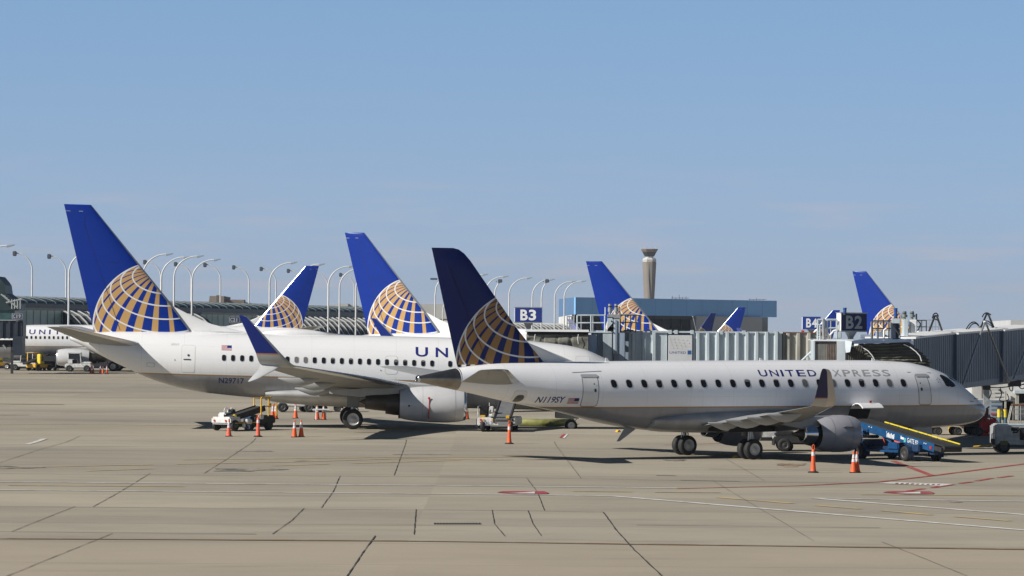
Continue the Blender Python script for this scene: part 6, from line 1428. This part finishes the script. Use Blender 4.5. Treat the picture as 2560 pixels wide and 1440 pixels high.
# right hand side
def gpu():
    root = empty('ground_power_unit', (0, 0, 0), 0, 'large white towable power unit cut by the right edge, in front of bollards', 'power unit'); at(root, 2500, 1133, 2)
    mb = MB(); mb.bbox(-.25, 2.9, 0, 1.7, .42, 1.42, mat('shaded_equipment_white', (.40, .42, .44), .5, dirt=.35, dscale=3), .06); mb.bbox(-.15, 2.9, .0, 1.6, 1.36, 1.46, GSEB if False else BRG, .04); mb.box(-.20, 2.8, -.012, 0, .60, .62, SEAM); mb.build('housing', root)  # white housing greyed to stand for the shade it sits in
    mb = MB(); mb.bbox(.55, .95, -.03, .1, 1.12, 1.30, BLACK, .02); mb.tube([(.60, -.05, 1.25), (.70, -.07, 1.12), (.62, -.06, 1.02), (.85, -.06, 1.05), (.95, -.05, 1.22)], .035, BLACK, 6); mb.bbox(.98, 1.55, -.03, .1, .66, 1.28, BLACK, .02); mb.tube([(1.2, -.06, 1.2), (1.25, -.08, .9), (1.18, -.06, .7)], .03, DBLUE, 6); mb.build('control_panel', root)
    mb = MB(); mb.box(-.2, 2.9, .1, 1.6, .30, .44, DARK); mb.bbox(.0, .4, -.05, .4, .40, .62, mat('olive_bracket', (.14, .13, .03), .6), .03); mb.tube([(-.25, .8, .38), (-1.2, .9, .30)], .04, YEL, 6); mb.tube([(-.28, .2, .5), (-.42, .2, .62), (-.38, .2, .95), (-.28, .2, 1.0)], .02, RUB, 5); mb.bbox(-.40, -.24, .1, .5, .42, .72, DARK, .03); mb.build('chassis', root)
    for x in (.2, 2.2):
        for y in (.1, 1.5): wb = MB(); wheel(wb, (x, y, .32), .32, .24); wb.build('wheel', root)
    mb = MB(); mb.bbox(1.5, 2.2, .3, .9, 1.46, 1.62, SIGNW, .05); mb.build('lamp_housing', root)
gpu()
def reel():
    root = empty('hose_reel_cart', (0, 0, 0), 0, 'red hose reel cart under the regional jet nose', 'hose reel'); at(root, 2473, 1090, 0)
    mb = MB(); mb.box(-.5, .5, -.35, .35, .06, .14, RED); mb.bbox(-.48, .42, -.32, .32, .0, .08, RED, .02)
    for sx in (-.42, .42): mb.tube([(sx, 0, .1), (sx * .2, 0, .95)], .04, RED, 6)
    mb.cyl((-.1, -.25, .55), (-.1, .25, .55), .30, RED, n=24); mb.bbox(-.05, .30, -.36, -.1, .12, .95, RED, .06); mb.build('frame', root)
    mb = MB()
    for y in (-.36, .36): mb.tube([(.48 * math.cos(a), y, .56 + .48 * math.sin(a)) for a in [2 * math.pi * i / 24 for i in range(25)]], .03, RED, 6)
    for k in range(6): a = math.pi * k / 3; mb.tube([(0, -.36, .56), (.46 * math.cos(a), -.36, .56 + .46 * math.sin(a))], .02, RED, 5)
    mb.build('reel', root)
    mb = MB(); mb.tube([(-.2, 0, 1.0), (-.15, 0, 1.5), (0, .1, 1.6)], .04, DARK, 6); mb.box(-.25, -.05, -.1, .1, 1.05, 1.5, mat('dark_red_panel', (.10, .02, .02), .5)); mb.tube([(.30, -.3, .75), (.48, -.32, .6), (.40, -.3, .35), (.5, -.3, .2)], .035, YEL, 6); mb.build('handle', root)
    for y in (-.4, .4): wb = MB(); wheel(wb, (-.62, y, .24), .24, .14); wb.build('wheel', root)
reel()
cart('orange-brown flat cart under the regional jet nose', 2365, 1087, 5, 2.0, mat('cart_orange', (.36, .12, .04), .6, dirt=.3), .62, False, load=(.25, mat('cart_load_orange', (.42, .15, .05), .7, dirt=.3)))
cart('dark cart with brown end behind the yellow towing coupler', 2408, 1087, 3, 1.9, DARK, .62, False, load=(.4, mat('cart_load_brown', (.16, .08, .04), .7, dirt=.3)))
root = empty('ramp_equipment', (0, 0, 0), 0, 'dark machine with wheels between the brown cart and red hose reel', 'equipment'); at(root, 2436, 1085, 10)
mb = MB(); mb.bbox(-.7, .6, -.5, .5, .3, 1.05, DARK, .08); mb.cyl((-.5, -.3, 1.0), (.3, -.3, 1.15), .2, DARK); mb.tube([(.6, -.4, .3), (.9, -.3, .7), (.75, -.3, 1.1)], .05, STEEL, 6); mb.build('housing', root)
for x in (-.5, .5): wb = MB(); wheel(wb, (x, -.45, .26), .26, .16); wb.build('wheel', root)
mb = MB(); mb.tube([(-.1, 0, 0.02), (-.06, 0, .3), (0, 0, .55), (.06, 0, .3), (.1, 0, .02), (0, 0, -.0), (-.1, 0, .02)], .045, YEL, 8); mb.cyl((0, 0, .5), (0, 0, .72), .05, YEL); o = mb.build('towing_coupler'); at(o, 2376, 1082); tag(o, 'bright yellow towing coupler standing against the orange cart', 'tow coupler')
for px, lb in ((2498, 'left'), (2513, 'right')):
    root = empty('bollard', (0, 0, 0), 0, 'yellow-topped blue-grey bollard by the terminal doorway, the %s one of the pair' % lb, 'bollard', 'pair of tall bollards'); at(root, px, 1070, 0)
    h = P(px, 1021, root.location.y).z - root.location.z; hy = P(px, 1043, root.location.y).z - root.location.z
    mb = MB(); mb.cyl((0, 0, 0), (0, 0, hy), .115, mat('bollard_blue_grey', (.08, .16, .20), .5, dirt=.2), n=20); mb.build('post', root)
    mb = MB(); mb.cyl((0, 0, hy), (0, 0, h - .06), .12, YELB, n=20); mb.cyl((0, 0, h - .06), (0, 0, h), .12, RUST, .09, n=20); mb.build('cap', root)
def stairs():
    root = empty('maintenance_stair', (0, 0, 0), 0, 'thin metal stair frame with ladder in front of the terminal doorway', 'stair'); at(root, 2545, 1066, 0); y = root.location.y
    z = lambda py: P(2540, py, y).z - root.location.z; x = lambda px: P(px, 1000, y).x - root.location.x
    mb = MB()
    for dy in (0, .6): mb.tube([(x(2521), dy, z(1062)), (x(2531), dy, z(1015))], .035, BRGT, 6)
    for i in range(6): t = i / 6; mb.tube([(x(2521 + 10 * t), 0, z(1062 - 47 * t)), (x(2521 + 10 * t), .6, z(1062 - 47 * t))], .025, STEEL, 5)
    for px in (2546, 2552, 2575): mb.tube([(x(px), 0, 0), (x(px), 0, z(1014))], .03, STEEL, 6)
    for py in (1014, 1023, 1035, 1050): mb.tube([(x(2533), 0, z(py)), (x(2590), 0, z(py))], .025, (DSTEEL, STEEL)[py % 2], 5)
    mb.build('frame', root); mb = MB(); mb.box(x(2532), x(2590), 0, .7, z(1014), z(1010), RUST); mb.build('platform', root)
stairs()
cart('low white cart between the main wheels and the engine of the regional jet', 1915, 1126, 8, 3.0, DARK, .62, False, load=(.35, GSEW))
tug('dark tractor whose wheels show behind the regional jet engine', 2003, 1128, 180, 1.0, DARK, False)
HZ, HN, HL, HB = nt('haze_air'); HN.remove(HB)
hv = HN.new('ShaderNodeVolumePrincipled'); hv.inputs['Color'].default_value = (.80, .88, 1, 1); hv.inputs['Density'].default_value = .00007; hv.inputs['Anisotropy'].default_value = .3
HL.new(hv.outputs[0], HN['Material Output'].inputs['Volume'])
mb = MB(); mb.box(-3900, 3900, -40, 5000, -3, 90, HZ); o = mb.build('haze'); o['kind'] = 'stuff'
# ---------------------------------------------------------------- camera, sun, sky
cam = bpy.data.cameras.new('camera'); co = bpy.data.objects.new('camera', cam); COL.objects.link(co); SC.camera = co
cam.sensor_width = 36; cam.lens = FPX / 2560 * 36; cam.clip_start = 1; cam.clip_end = 20000
M = Matrix((cr, cu, -cf)).transposed().to_4x4(); M.translation = (0, 0, CZ); co.matrix_world = M
SX, SY = 1.36, .66
sv = Vector((-SX, -SY, 1)).normalized(); EL = math.asin(sv.z)
sl = bpy.data.lights.new('sun', 'SUN'); sl.energy = 5.0; sl.angle = R(.53); sl.color = (1, .955, .88); so = bpy.data.objects.new('sun', sl); COL.objects.link(so)
so.rotation_euler = (-sv).to_track_quat('-Z', 'Y').to_euler(); so.location = (0, 0, 60)
w = bpy.data.worlds.new('World'); SC.world = w; w.use_nodes = True; N = w.node_tree.nodes; L = w.node_tree.links
sky = N.new('ShaderNodeTexSky'); sky.sky_type = 'NISHITA'; sky.sun_disc = False; sky.sun_elevation = EL; sky.sun_rotation = math.atan2(sv.x, sv.y)
sky.altitude = 200; sky.air_density = 1.0; sky.dust_density = .2; sky.ozone_density = 1.0
tc = N.new('ShaderNodeTexCoord').outputs['Generated']; sp = N.new('ShaderNodeSeparateXYZ'); L.new(tc, sp.inputs[0])
zz = math_(N, L, 'ADD', math_(N, L, 'MULTIPLY', sp.outputs[2], 1.0), .26)
cb = N.new('ShaderNodeCombineXYZ'); L.new(sp.outputs[0], cb.inputs[0]); L.new(sp.outputs[1], cb.inputs[1]); L.new(zz, cb.inputs[2]); L.new(cb.outputs[0], sky.inputs[0])
# a few thin clouds low over the horizon
n1 = noise(N, L, mp(N, L, tc, (22, 22, 210)), 1.0, 6, .55); band = math_(N, L, 'MULTIPLY', rng(N, L, sp.outputs[2], .004, .012), rng(N, L, sp.outputs[2], .052, .022))
cl = math_(N, L, 'MULTIPLY', rng(N, L, n1, .50, .70, 0, .55), band)
hz = math_(N, L, 'MULTIPLY', math_(N, L, 'EXPONENT', math_(N, L, 'MULTIPLY', math_(N, L, 'MAXIMUM', sp.outputs[2], 0.), -18.)), .98)
fall = rng(N, L, sp.outputs[2], .092, .22, 1.0, .22)
vm = N.new('ShaderNodeVectorMath'); vm.operation = 'SCALE'; L.new(sky.outputs[0], vm.inputs[0]); L.new(fall, vm.inputs[3])
vt = N.new('ShaderNodeVectorMath'); vt.operation = 'MULTIPLY'; L.new(vm.outputs[0], vt.inputs[0]); vt.inputs[1].default_value = (.82, 1.05, 1.12); skyc = vt.outputs[0]
bg = N['Background']; L.new(mixc(N, L, cl, mixc(N, L, hz, skyc, (2.86, 3.22, 3.82)), (3.4, 3.32, 3.8)), bg.inputs[0]); bg.inputs[1].default_value = .132
SC.view_settings.view_transform = 'Standard'; SC.view_settings.look = 'None'; SC.view_settings.exposure = .22; SC.view_settings.gamma = 1
SC.render.film_transparent = False
SC.cycles.use_denoising = True; SC.cycles.max_bounces = 6; SC.cycles.caustics_reflective = False; SC.cycles.caustics_refractive = False
SC.render.resolution_x = 1024; SC.render.resolution_y = 576
